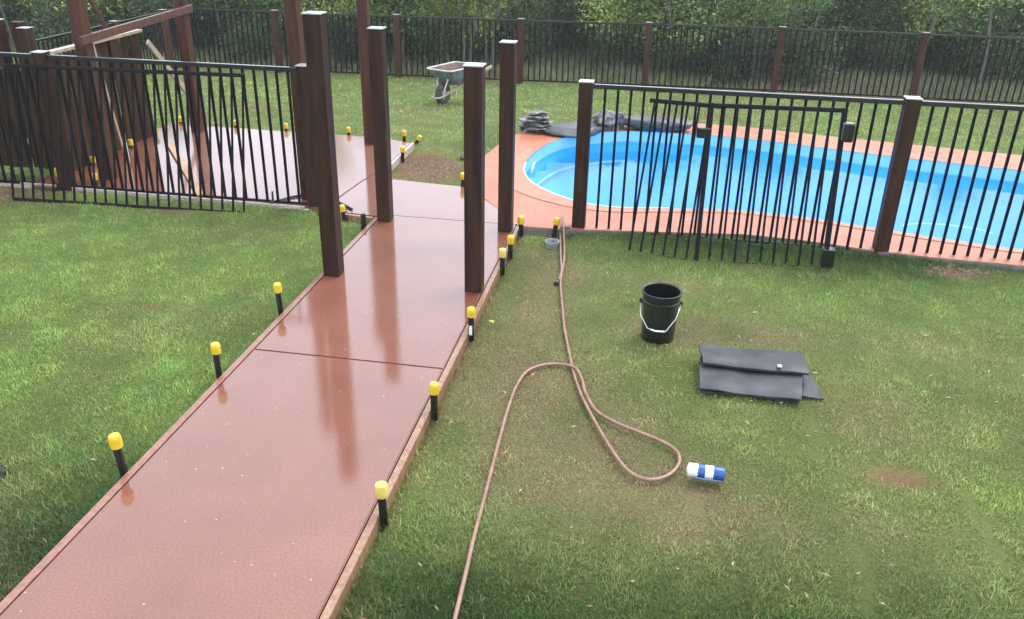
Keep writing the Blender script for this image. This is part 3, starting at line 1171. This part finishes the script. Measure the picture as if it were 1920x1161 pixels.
RX = PX1 + .045 + .02
peg(0, 0, 0, .25, 'peg with a flat pale topped yellow cap beside the pale timber edge board', pos=(RX, 3.06, -.07), capk=1, cap='pale_yellow_plastic', lean=(-.03, 0))
peg(0, 0, 0, .25, 'rounded yellow capped peg between the flat topped peg and the stickered peg', pos=(RX, 4.00, -.07), lean=(.0, 0))
peg(0, 0, 0, .255, 'peg with a white sticker on its black stake', pos=(RX - .005, 5.0, -.07), sticker=True)
peg(0, 0, 0, .23, 'faded cream capped peg beside the path', pos=(RX - .005, 6.16, -.07), capk=1, cap='pale_yellow_plastic')
peg(0, 0, 0, .215, 'peg with a deep orange yellow cap between the cream capped peg and the black post', pos=(RX + .0, 6.50, -.07), scale=1.05)
peg(0, 0, 0, .20, 'squat peg with a yellow cap at the foot of the black capped post', pos=(RX, 7.04, -.07), scale=1.05)
LX = PX0 - .045 - .022
peg(0, 0, 0, .265, 'leaning peg with an orange yellow cap beside the reddish edge board', pos=(LX, 3.13, -.05), lean=(-.07, 0), scale=1.08)
peg(0, 0, 0, .265, 'peg beside the reddish edge board between the leaning peg and the path joint', pos=(LX, 4.13, -.05), lean=(-.01, 0))
peg(0, 0, 0, .265, 'peg beside the reddish edge board between the path joint and tallest post', pos=(LX, 5.04, -.05), lean=(-.05, 0))
peg(0, 0, 0, .17, 'bare black steel peg without a cap beside the path', pos=(-2.485, 6.86, -.05), has_cap=False, wide=1.2)
peg(0, 0, 0, .16, 'peg with a small round yellow cap at the front edge of the pavilion slab', pos=(-2.74, 7.06, -.05), lean=(-.15, 0), scale=.95)
peg(0, 0, 0, .20, 'yellow capped peg at the grass edge of the path junction', pos=(-1.885, 8.205, -.06))
peg(0, 0, 0, .17, 'peg with an orange yellow cap beside the bare soil patch', pos=(-2.80, 9.14, -.05), scale=1.1)
for k, (x, lab) in enumerate(((-3.02, 'upright yellow capped peg at the slab corner by the bare soil'),
                              (-3.73, 'back edge peg beside the lone tall post'),
                              (-4.55, 'back edge peg midway between the two tall back posts of the slab'),
                              (-5.22, 'back edge peg nearest the framed back post on the lawn side'),
                              (-5.97, 'back edge peg at the slab corner near the paling screen'))):
    peg(0, 0, 0, .165, lab, pos=(x, 9.945, -.065), scale=1.15)
peg(0, 0, 0, .13, 'yellow capped peg fallen low at the slab corner by the bare soil', pos=(-2.87, 9.945, -.065), lean=(.5, 0), scale=1.1)
peg(0, 0, 0, .20, 'peg with a yellow cap in the grass between the ragged palings and the fence post', pos=(-5.86, 7.40, -.07), scale=1.5)
peg(0, 0, 0, .15, 'peg with a yellow cap at the foot of the front framed post', pos=(-5.40, 7.305, -.0), scale=1.2)
for x, y, lab in ((-5.88, 7.98, 'yellow capped peg against the paling screen, behind the front framed post'),
                  (-5.90, 8.72, 'orange capped peg against the middle of the paling screen'),
                  (-5.92, 9.28, 'yellow capped peg against the paling screen at its back end')):
    peg(0, 0, 0, .11, lab, pos=(x, y, 0), scale=1.2)
peg(0, 0, 0, .19, 'tilted peg with a yellow cap where the hose ends by the pool fence', pos=(-.80, 7.09, -.06), lean=(.12, .0), scale=.95)

# ------------------------------------------------------------------ hose, pipe, black line
HZ = -.046
hp = [P(x, y, HZ) for x, y in ((1055, 426), (1058, 452), (1058, 485), (1054, 510), (1051, 532), (1054, 570), (1058, 612), (1066, 655), (1076, 700), (1092, 745),
                               (1118, 795), (1146, 842), (1172, 877), (1200, 896), (1230, 899), (1258, 888), (1274, 866), (1268, 846), (1245, 830), (1205, 813),
                               (1160, 795), (1120, 772), (1098, 742), (1091, 716), (1078, 694), (1050, 683), (1018, 685), (988, 697), (968, 725), (953, 765),
                               (938, 818), (922, 880), (905, 945), (888, 1010), (872, 1080), (852, 1165), (835, 1240), (815, 1330))]
hp[0].z = .05
for k, i in enumerate((8, 9)):
    hp[i].z = HZ
for i in (22, 23, 24):
    hp[i].z = HZ + .016
hh = catmull(hp, 7)
o = tube('garden_hose', hh, .0105, 'hose_rubber', None, 10)
tag(o, 'long terracotta coloured hose looping across the lawn', 'hose')
h2 = catmull([P(x, y, HZ) for x, y in ((1050, 427), (1051, 460), (1052, 490), (1053, 508), (1048, 527))], 6)
h2[0].z = .05
o = tube('hose_offcut', h2, .0105, 'hose_rubber', None, 10)
tag(o, 'short second length of terracotta hose beside the long one, ending in a black joiner', 'hose')
e = h2[-1]
o = tube('hose_joiner', [e, e + Vector((-.012, -.03, 0)), e + Vector((-.02, -.055, -.002))], .017, 'black_plastic', o, 10)
t = thing('drain_pipe', 'white round pipe riser set in the lawn near the hose end', 'pipe', P(1035, 462, -.07))
link('pipe_wall', lathe_mesh([(.058, -.02), (.060, .045), (.064, .05), (.056, .05), (.053, .03), (.052, -.01)], 24), 'grey_pipe', t, t.location)
link('pipe_bottom', lathe_mesh([(.052, .003), (0, .004)], 24), 'black_plastic', t, t.location)
o = tube('black_cable', catmull([P(x, y, .012) for x, y in ((507, 380), (525, 375), (548, 369), (572, 366), (600, 368), (630, 377), (645, 384), (660, 392))], 5), .011, 'black_plastic', None, 8)
tag(o, 'thin black cable curving over the front edge of the pavilion slab', 'cable')
o = tube('black_cable', catmull([P(x, y, .012) for x, y in ((628, 391), (640, 392), (650, 393))], 5), .009, 'black_plastic', None, 8)
tag(o, 'short black cable end beside the small round capped peg', 'cable')
a = P(512, 378, 0)
o = tube('steel_pin', [a, a + Vector((0, 0, .05)), a + Vector((.004, 0, .10))], .010, 'black_steel', None, 8)
tag(o, 'short black steel pin standing at the slab edge behind the railing', 'pin')

# ------------------------------------------------------------------ bucket
bc = Vector((.145, 5.30, -.065))
t = thing('bucket', 'tall black plastic bucket with a wire handle on the lawn', 'bucket', bc)
prof = [(0, .0), (.108, 0), (.112, .006), (.122, .27), (.128, .272), (.128, .29), (.124, .293), (.127, .335), (.134, .338), (.136, .352), (.131, .356),
        (.122, .350), (.116, .20), (.107, .02), (0, .016)]
link('body', lathe_mesh(prof, 40), 'black_plastic', t, bc)
for a in (-math.pi / 2 - .06, -math.pi / 2 + .25):
    p = bc + Vector((math.cos(a) * .118, math.sin(a) * .118, .02))
    rod('rib', p, bc + Vector((math.cos(a) * .126, math.sin(a) * .126, .265)), .010, .010, 'black_plastic', t, .002, up=Vector((1, 0, 0)))
bail = [bc + Vector(p) for p in ((-.137, -.005, .265), (-.128, -.085, .20), (-.075, -.150, .135), (-.02, -.163, .125), (.045, -.158, .125), (.105, -.11, .20), (.137, -.005, .275))]
tube('handle', bail, .0035, 'wire', t, 8)
tube('grip', [bail[2].lerp(bail[3], .4), bail[3], bail[4].lerp(bail[3], .1)], .007, 'white_plastic', t, 8)
for s in (-1, 1):
    box('handle_lug', bc + Vector((s * .133 - .010, -.016, .25)), bc + Vector((s * .133 + .010, .008, .29)), 'black_plastic', t, .003)


# ------------------------------------------------------------------ folded rubber mat
def sheet(name, c, th, parent, amp=.006, seed=0, fold=None):
    """c: 4 corners a(tl) b(tr) c(br) d(bl)"""
    nu, nv = 18, 8
    v = []
    for s in (1, 0):
        for j in range(nv + 1):
            for i in range(nu + 1):
                u, w_ = i / nu, j / nv
                p = (c[0] * (1 - u) + c[1] * u) * (1 - w_) + (c[3] * (1 - u) + c[2] * u) * w_
                p = p + Vector((.003 * math.sin(w_ * 7 + seed), .004 * math.sin(u * 6 + seed * 3) * (w_ - .3), 0))
                wob = amp * (math.sin(u * 7 + seed) * .5 + math.sin(w_ * 5 + u * 3 + seed * 2) * .5 + math.sin(u * 17 + w_ * 4 + seed) * .2)
                edge = -fold * max(0, (w_ - .72) / .28) ** 2 if fold else 0
                v.append(p + Vector((0, 0, wob + edge + (0 if s else -th))))
    f = []
    W = nu + 1
    o2 = W * (nv + 1)
    for j in range(nv):
        for i in range(nu):
            q = (j * W + i, (j + 1) * W + i, (j + 1) * W + i + 1, j * W + i + 1)
            f.append(q)
            f.append(tuple(k + o2 for k in q)[::-1])
    ring = [i for i in range(W)] + [j * W + nu for j in range(1, nv + 1)] + [nv * W + i for i in range(nu - 1, -1, -1)] + [j * W for j in range(nv - 1, 0, -1)]
    for k in range(len(ring)):
        a, b = ring[k], ring[(k + 1) % len(ring)]
        f.append((a, b, b + o2, a + o2))
    me = mesh_py(name, v, f)
    bm = bmesh.new()
    bm.from_mesh(me)
    bmesh.ops.recalc_face_normals(bm, faces=bm.faces)
    bm.to_mesh(me)
    bm.free()
    for pl in me.polygons:
        pl.use_smooth = True
    me.set_sharp_from_angle(angle=math.radians(50))
    o = link(name, me, 'rubber_mat', parent)
    return o


mt = thing('folded_mat', 'dark grey rubber mat folded in layers on the lawn', 'mat', (.75, 4.9, -.06))
sheet('lower_fold', [P(1313, 668, .018), P(1506, 690, .018), P(1503, 744, .004), P(1312, 724, .000)], .010, mt, .010, 1, .022)
sheet('under_fold', [P(1313, 672, -.022), P(1506, 694, -.022), P(1500, 752, -.035), P(1314, 733, -.035)], .012, mt, .004, 4)
sheet('upper_fold', [P(1311, 645, .062), P(1503, 661, .062), P(1517, 696, .058), P(1318, 677, .052)], .014, mt, .008, 2, .014)
sheet('inner_fold', [P(1311, 648, .032), P(1503, 664, .032), P(1508, 690, .030), P(1318, 672, .030)], .014, mt, .003, 3)
sheet('tail', [P(1495, 700, -.03), P(1519, 702, -.03), P(1546, 748, -.042), P(1490, 740, -.042)], .008, mt, .004, 5)
box('white_label', P(1462, 686, .064) + Vector((-.012, -.012, -.004)), P(1462, 686, .064) + Vector((.012, .012, .002)), 'white_plastic', mt, 0)

# ------------------------------------------------------------------ striped tube
a, b = P(1290, 880, 0.0), P(1358, 890, 0.0)
ax = (b - a).normalized()
t = thing('striped_tube', 'blue and white striped tube lying on the lawn beside the hose loop', 'tube', a + Vector((0, 0, -.05)))
q = ax.to_track_quat('Z', 'Y')
Lt = (b - a).length
cuts = [(0, .27, 'white_plastic'), (.27, .47, 'blue_plastic'), (.47, .70, 'white_plastic'), (.70, 1.0, 'blue_plastic')]
for u0, u1, mname in cuts:
    l0, l1 = u0 * Lt, u1 * Lt
    r_ = .036
    pr = [(0, l0), (r_ * .93 if u0 == 0 else r_, l0), (r_, l0 + .004), (r_, l1 - .004), (r_ * .93 if u1 == 1 else r_, l1), (0, l1)]
    link('band', lathe_mesh(pr, 24), mname, t, a, q)
link('nozzle', lathe_mesh([(0, -.008), (.012, -.008), (.026, 0), (0, .002)], 16), 'white_plastic', t, a, q)
tray = []
ta, tb = a + ax * .02, b - ax * .01
vv, ff = [], []
for k in range(9):
    an = math.pi * (1.08 + .72 * k / 8)
    o_ = Vector((0, math.cos(an) * .043, math.sin(an) * .043))
    nrm = Vector((-ax.y, ax.x, 0)) * (math.cos(an) * .043) + Vector((0, 0, math.sin(an) * .043))
    vv += [ta + nrm, tb + nrm]
for k in range(8):
    ff.append((2 * k, 2 * k + 1, 2 * k + 3, 2 * k + 2))
tm = mesh_py('sleeve', vv, ff, True)
so = link('sleeve', tm, 'grey_plastic', t)
md = so.modifiers.new('solid', 'SOLIDIFY')
md.thickness = .004

# ------------------------------------------------------------------ wheelbarrow
wb = Vector((-3.56, 13.95, gz(13.95)))
rot = Quaternion((0, 0, 1), math.radians(66))
t = thing('wheelbarrow', 'old pale blue wheelbarrow with a muddy wheel on the back lawn', 'wheelbarrow', wb)


def wl_(x, y, z):
    return wb + rot @ Vector((x, y, z))


def wmesh(name, me, mat):
    return link(name, me, mat, t, wb, rot)


tyre = lathe_mesh([(.075, -.035), (.14, -.05), (.185, -.045), (.20, -.015), (.20, .015), (.185, .045), (.14, .05), (.075, .035), (.075, -.035)], 28)
tw = link('wheel', tyre, 'tyre_mud', t, wl_(.04, 0, .20), rot @ Quaternion((1, 0, 0), math.pi / 2))
link('hub', lathe_mesh([(0, -.055), (.05, -.05), (.078, -.03), (.078, .03), (.05, .05), (0, .055)], 20), 'barrow_pale', t, wl_(.04, 0, .20), rot @ Quaternion((1, 0, 0), math.pi / 2))
# tray
bot = [(.12, -.20), (.62, -.24), (.62, .24), (.12, .20)]
mid_ = [(-.02, -.26), (.79, -.28), (.79, .28), (-.02, .26)]
top = [(-.10, -.29), (.84, -.31), (.84, .31), (-.10, .29)]


def loop(pts, z, n=6, rr=.09):
    o_ = []
    c = [Vector((x, y, 0)) for x, y in pts]
    for i in range(4):
        p0, p1, p2 = c[i - 1], c[i], c[(i + 1) % 4]
        d0, d1 = (p0 - p1).normalized(), (p2 - p1).normalized()
        s_, e_ = p1 + d0 * rr, p1 + d1 * rr
        for k in range(n + 1):
            u = k / n
            q_ = s_ * (1 - u) ** 2 + p1 * 2 * u * (1 - u) + e_ * u ** 2
            o_.append(Vector((q_.x, q_.y, z)))
    return o_


L0, L1, L2 = loop(bot, .36), loop(mid_, .56), loop(top, .645)
nn = len(L0)
vv = L0 + L1 + L2 + [Vector((.37, 0, .355))]
ff = []
for r0 in (0, 1):
    for i in range(nn):
        j = (i + 1) % nn
        ff.append((r0 * nn + i, r0 * nn + j, (r0 + 1) * nn + j, (r0 + 1) * nn + i))
for i in range(nn):
    ff.append((3 * nn, (i + 1) % nn, i))
wmesh('tray', mesh_py('tray', vv, ff, True), 'barrow_blue')
ctr = Vector((.37, 0, .5))
vi = [ctr + (p - ctr) * .975 + Vector((0, 0, .008)) for p in L0 + L1 + L2] + [Vector((.37, 0, .40))]
wmesh('tray_lining', mesh_py('lining', vi, [f[::-1] for f in ff], True), 'barrow_rust')
link('rim', tube_mesh(L2, .016, 8, True), 'barrow_pale', t, wb, rot)
for s in (-1, 1):
    rod('handle', wl_(-.02, s * .09, .19), wl_(1.22, s * .30, .58), .038, .05, 'pale_timber', t, .004, up=Vector((0, 0, 1)))
    tube('leg', [wl_(.72, s * .22, .40), wl_(.80, s * .26, .03), wl_(.72, s * .26, .015), wl_(.60, s * .20, .36)], .012, 'barrow_pale', t, 8)
    tube('fork', [wl_(-.06, s * .085, .10), wl_(-.02, s * .09, .30), wl_(.06, s * .13, .52)], .014, 'barrow_pale', t, 8)
tube('front_guard', [wl_(.04, -.095, .20), wl_(-.17, -.095, .16), wl_(-.21, 0, .155), wl_(-.17, .095, .16), wl_(.04, .095, .20)], .014, 'barrow_pale', t, 8)
rod('axle', wl_(.04, -.11, .20), wl_(.04, .11, .20), .02, .02, 'barrow_pale', t, .002, up=Vector((0, 0, 1)))

t.scale = (.88, .88, .9)
# ------------------------------------------------------------------ small odds and ends
o = link('stone', rock_mesh(.055, .045, .03, 71, .4), 'barrow_rust', None, P(562, 398, -.06) + Vector((0, 0, .012)))
tag(o, 'small brownish stone at the foot of the fence end post', 'stone')
o = link('stone', rock_mesh(.045, .035, .028, 72, .4), 'white_plastic', None, P(572, 399, -.06) + Vector((.015, 0, .012)))
tag(o, 'small white stone beside the brownish one', 'stone')
o = link('stone', rock_mesh(.06, .09, .05, 73, .4), 'rock_grey', None, P(873, 297, -.06) + Vector((0, 0, .03)))
tag(o, 'grey stone on the back lawn beside the reddish capped post', 'stone')
o = link('ground_lump', rock_mesh(.10, .08, .06, 74, 1.2), 'hole_black', None, P(-18, 890, -.05))  # near-black lump added in place of a dark hole
tag(o, 'black lump standing in for a dark hole in the lawn beside the path', 'lump')
for k, (x, y, r_) in enumerate(((1780, 500, .05), (1800, 508, .04), (1752, 505, .035), (1818, 503, .03))):
    o = link('ground_lump', rock_mesh(r_, r_ * .8, r_ * .6, 80 + k, 1.2), 'soil', None, P(x, y, -.055))
    tag(o, 'small brown clod of soil below the pool fence', 'clod', 'clods dug up below the pool fence')


def leaf_litter():
    V, F, C = [], [], []
    r = random.Random(5)
    for k in range(260):
        if r.random() < .75:
            x, y = r.uniform(-1.0, 3.0), r.uniform(2.2, 6.6)
        else:
            x, y = r.uniform(-4.2, -2.55), r.uniform(2.4, 6.6)
        an, l, wd = r.uniform(0, 6.28), r.uniform(.012, .05), r.uniform(.003, .007)
        z = -.07 + r.uniform(.018, .04)
        dx, dy = math.cos(an) * l, math.sin(an) * l
        nx_, ny_ = -math.sin(an) * wd, math.cos(an) * wd
        i = len(V)
        V += [(x, y, z), (x + dx * .5 + nx_, y + dy * .5 + ny_, z + .004), (x + dx, y + dy, z + r.uniform(-.005, .012)), (x + dx * .5 - nx_, y + dy * .5 - ny_, z + .002)]
        F += [(i, i + 1, i + 2), (i, i + 2, i + 3)]
        c = r.choice(((.42, .33, .19), (.5, .43, .28), (.22, .13, .07), (.36, .27, .15)))
        C += [c] * 4
    o = link('dry_clippings', tri_mesh('litter', np.array(V), np.array(F), np.array(C)), 'grass_blade')
    struct(tag(o, 'scattered dry straw clippings on the lawn', 'clippings'), 'stuff')


leaf_litter()


def loose_soil():
    V, F, C = [], [], []
    r = random.Random(9)
    for k in range(1500):
        q = r.random()
        if q < .75:
            x, y = r.gauss(-2.42, .22), r.gauss(8.9, .26)
        elif q < .88:
            x, y = r.gauss(-6.3, .3), r.gauss(7.03, .09)
        else:
            x, y = r.gauss(2.55, .14), r.gauss(6.98, .05)
        if any(inpoly(np.array([x]), np.array([y]), p_)[0] for p_ in PAVED):
            continue
        s_ = r.uniform(.006, .022)
        z = float(surf_z(np.array([x]), np.array([y]))[0])
        i = len(V)
        top_ = (x + r.uniform(-.3, .3) * s_, y + r.uniform(-.3, .3) * s_, z + s_ * r.uniform(.4, .8))
        for j in range(5):
            a_ = j * 1.2566 + r.uniform(-.3, .3)
            V.append((x + math.cos(a_) * s_, y + math.sin(a_) * s_, z - .004))
        V.append(top_)
        F += [(i + j, i + (j + 1) % 5, i + 5) for j in range(5)]
        c = r.choice(((.17, .10, .06), (.11, .065, .04), (.22, .135, .08), (.26, .17, .10)))
        C += [c] * 6
    o = link('loose_soil', tri_mesh('loose_soil', np.array(V), np.array(F), np.array(C)), 'grass_blade')
    struct(tag(o, 'loose brown crumbs of soil on the bare patches', 'soil'), 'stuff')


loose_soil()
lm = tri_mesh('leaf', np.array([(-.03, -.01, 0), (0, -.017, .006), (.035, 0, .002), (0, .017, .008)]), np.array([(0, 1, 2), (0, 2, 3)]), np.array([(.62, .50, .06)] * 4))
o = link('fallen_leaf', lm, 'grass_blade', None, P(922, 603, -.035), Quaternion((0, 0, 1), -.9))
tag(o, 'small yellow leaf on the lawn near the peg with the sticker', 'leaf')


# ------------------------------------------------------------------ trees beyond the fence
def tree_meshes(seed, H, R, nleaf, low, leaf, stems):
    r = np.random.default_rng(seed)
    V, F = [], []
    tips = []
    allr = []

    def add_tube(pts, rads):
        nonlocal V, F
        me_v, seg = [], 5
        n0 = len(V)
        for i, p in enumerate(pts):
            for k in range(seg):
                a = 2 * math.pi * k / seg
                V.append((p[0] + math.cos(a) * rads[i], p[1] + math.sin(a) * rads[i], p[2]))
        for i in range(len(pts) - 1):
            for k in range(seg):
                F.append((n0 + i * seg + k, n0 + i * seg + (k + 1) % seg, n0 + (i + 1) * seg + (k + 1) % seg, n0 + (i + 1) * seg + k))

    for s in range(stems):
        ang = r.uniform(0, 6.28)
        tilt = r.uniform(.02, .22)
        b0 = np.array((math.cos(ang), math.sin(ang), 0)) * r.uniform(0, .18 if stems > 1 else 0)
        p = b0.copy()
        pts = [p.copy() + (0, 0, -.25)]
        hs = H * r.uniform(.75, 1.0)
        for i in range(7):
            p = p + np.array((math.cos(ang) * tilt * hs / 7, math.sin(ang) * tilt * hs / 7, hs / 7)) + r.normal(size=3) * (.05, .05, 0)
            pts.append(p.copy())
        r0 = r.uniform(.028, .06) * (1 if stems > 1 else 1.5)
        add_tube(pts, [r0 * (1 - .8 * i / 7) for i in range(8)])
        for k in range(int(13 / stems) + 5):
            u = r.uniform(low, .98)
            i = min(int(u * 7), 6)
            q0 = pts[i] * (1 - (u * 7 - i)) + pts[i + 1] * (u * 7 - i)
            a2 = r.uniform(0, 6.28)
            ln = R * r.uniform(.45, 1.0) * (1.1 - .5 * u)
            d = np.array((math.cos(a2), math.sin(a2), r.uniform(-.05, .55)))
            q1 = q0 + d * ln * .5 + r.normal(size=3) * .04
            q2 = q1 + d * ln * .5 + r.normal(size=3) * .08
            add_tube([q0, q1, q2], [.014, .010, .004])
            tips.append((q0 * .4 + q1 * .6, .16))
            tips.append((q1, .24))
            tips.append((q2, .26))
            tips.append(((q1 + q2) / 2, .24))
    trunk = mesh_py('trunk', V, F, True)
    cl = np.array([t_[0] for t_ in tips])
    sp = np.array([t_[1] for t_ in tips])
    bright = r.uniform(.45, 1.6, len(cl))
    pick = r.integers(0, len(cl), nleaf)
    c = cl[pick] + np.clip(r.normal(size=(nleaf, 3)), -2, 2) * sp[pick][:, None] * (1, 1, .75)
    c[:, 2] = np.maximum(c[:, 2], .05)
    n = nleaf
    d1 = r.normal(size=(n, 3)) * (1, 1, .7)
    d1[:, 2] -= .35
    d1 /= np.linalg.norm(d1, axis=1)[:, None]
    d2 = np.cross(d1, r.normal(size=(n, 3)))
    d2 /= np.linalg.norm(d2, axis=1)[:, None]
    L_ = leaf * r.uniform(.6, 1.4, n)[:, None]
    Wd = L_ * r.uniform(.32, .5, n)[:, None]
    Vl = np.stack([c, c + d1 * L_ * .5 + d2 * Wd * .5, c + d1 * L_, c + d1 * L_ * .5 - d2 * Wd * .5], 1).reshape(-1, 3)
    Fl = (np.array([[0, 1, 2], [0, 2, 3]])[None] + (np.arange(n) * 4)[:, None, None]).reshape(-1, 3)
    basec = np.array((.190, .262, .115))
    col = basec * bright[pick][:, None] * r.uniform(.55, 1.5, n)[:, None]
    yel = r.random(n) < .10
    col[yel] = col[yel] * (1.9, 1.6, 1.1)
    return trunk, tri_mesh('crown', Vl, Fl, np.repeat(col, 4, 0))


KINDS = [('bushy_tree', 'bushy dark green young tree in the thicket beyond the far fence', tree_meshes(101, 3.2, 1.25, 9500, .30, .085, 3)),
         ('bushy_tree', 'bushy dark green young tree in the thicket beyond the far fence', tree_meshes(102, 2.9, 1.35, 9500, .34, .075, 4)),
         ('slender_tree', 'slender tree with a bare pale trunk and sparse leaves beyond the far fence', tree_meshes(103, 4.2, 1.0, 5200, .42, .08, 1)),
         ('slender_tree', 'slender tree with a bare pale trunk and sparse leaves beyond the far fence', tree_meshes(104, 4.0, 1.1, 5600, .36, .085, 2)),
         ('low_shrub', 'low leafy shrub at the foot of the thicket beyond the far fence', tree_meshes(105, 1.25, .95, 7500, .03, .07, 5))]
protos = {}
rt = random.Random(21)


BAYS = [(-99, 'behind the ragged palings'), (-12.5, 'behind the dark paling screen'), (-10.0, 'behind the side railing corner'), (-8.0, 'behind the far bay by the tall posts'),
        (-5.4, 'behind the fence bay of the wheelbarrow'), (-2.9, 'behind the fence bay of the slate pile'), (-.3, 'behind the fence bay of the boulder'),
        (2.3, 'behind the fence bay of the gate latch'), (5.0, 'behind the last whole fence bay'), (7.6, 'past the end of the pool fence')]
ROWS = {0: 'front row', 1: 'second row', 2: 'third row', 3: 'back row', 4: 'clearing'}


def plant(kind, x, y, s=1.0, row=4):
    name, label, (tm_, cm_) = KINDS[kind]
    bay = [b for lim, b in BAYS if x * 18 / y >= lim][-1]
    look = {'bushy_tree': 'bushy dark green tree', 'slender_tree': 'slender pale trunked tree', 'low_shrub': 'low shade-painted leafy shrub'}[name]
    label = look + ' in the ' + ROWS[row] + ', ' + bay
    z = float(surf_z(np.array([x]), np.array([y]))[0])
    cat = {'low_shrub': 'shrub'}.get(name, 'tree')
    if kind not in protos:
        root = thing(name, label, cat, (x, y, z), {'low_shrub': 'shrubs beyond the far fence'}.get(name, name.replace('_', ' ') + 's beyond the far fence'))
        link('trunk', tm_, 'pale_bark' if name == 'slender_tree' else 'bark', root, root.location)
        link('crown', cm_, 'shade_leaf' if kind == 4 else 'leaf', root, root.location)
        protos[kind] = root
    else:
        src = protos[kind]
        root = src.copy()
        COL.objects.link(root)
        for ch in src.children:
            c = ch.copy()
            COL.objects.link(c)
            c.parent = root
        root.location = (x, y, z)
    root['label'] = label
    root.rotation_euler = (0, 0, rt.uniform(0, 6.28))
    root.scale = (s, s, s * rt.uniform(.9, 1.1))


# front edge of the thicket follows the photo: close behind the fence on the left, a clearing in the middle and on the right
def front(x):
    return float(np.interp(x, [-22, -12, -6, -4.6, -3.2, -1.5, -.3, 1.2, 2.6, 4, 6, 9, 14], [19.2, 19.4, 19.6, 20.2, 22.6, 22.4, 21.0, 19.9, 20.2, 22.4, 22.8, 22.0, 22.0]))


x = -21.0
while x < 13:
    y = front(x)
    plant(rt.choice((0, 1, 1, 2)), x + rt.uniform(-.3, .3), y + rt.uniform(.1, .7), rt.uniform(.8, 1.1), 0)
    x += rt.uniform(.85, 1.25)
x = -24.0
while x < 15:
    plant(rt.choice((0, 1, 3)), x + rt.uniform(-.4, .4), front(x) + rt.uniform(1.6, 2.9), rt.uniform(.9, 1.15), 1)
    x += rt.uniform(1.1, 1.5)
x = -26.0
while x < 17:
    plant(rt.choice((0, 1, 2)), x + rt.uniform(-.5, .5), front(x) + rt.uniform(3.8, 5.6), rt.uniform(1.0, 1.25), 2)
    x += rt.uniform(1.2, 1.7)
x = -30.0
while x < 19:
    plant(rt.choice((0, 1)), x + rt.uniform(-.5, .5), front(x) + rt.uniform(7, 9), rt.uniform(1.15, 1.4), 3)
    x += rt.uniform(1.3, 1.8)
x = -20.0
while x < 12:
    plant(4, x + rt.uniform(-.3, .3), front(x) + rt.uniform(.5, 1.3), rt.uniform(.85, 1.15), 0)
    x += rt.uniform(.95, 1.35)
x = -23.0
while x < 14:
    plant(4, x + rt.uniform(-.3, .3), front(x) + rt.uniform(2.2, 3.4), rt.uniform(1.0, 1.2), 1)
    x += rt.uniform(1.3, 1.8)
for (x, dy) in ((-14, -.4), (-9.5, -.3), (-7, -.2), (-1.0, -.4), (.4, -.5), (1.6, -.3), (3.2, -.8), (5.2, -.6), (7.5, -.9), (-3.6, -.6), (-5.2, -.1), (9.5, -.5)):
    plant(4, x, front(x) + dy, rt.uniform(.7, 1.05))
for (x, y) in ((-4.4, 19.6), (-3.9, 19.9), (-5.0, 19.5), (-5.9, 19.3), (2.0, 19.6), (3.3, 20.4), (5.6, 20.6), (-6.6, 19.4), (7.0, 20.8)):
    plant(3 if rt.random() < .5 else 2, x, y, rt.uniform(.8, 1.0))


# ------------------------------------------------------------------ drizzle haze
hm = bpy.data.materials.new('haze')
hm.use_nodes = True
hm.node_tree.nodes.clear()
pv = hm.node_tree.nodes.new('ShaderNodeVolumePrincipled')
pv.inputs['Color'].default_value = (.93, .95, .97, 1)
pv.inputs['Density'].default_value = .0013
pv.inputs['Anisotropy'].default_value = .2
ho = hm.node_tree.nodes.new('ShaderNodeOutputMaterial')
hm.node_tree.links.new(pv.outputs[0], ho.inputs['Volume'])
MATS['haze'] = hm
hz = box('haze', (-560, -80, -9), (560, 640, 7.5), 'haze', None, 0)
hz['kind'] = 'stuff'
hz['label'], hz['category'] = 'thin grey drizzle haze over the garden', 'haze'
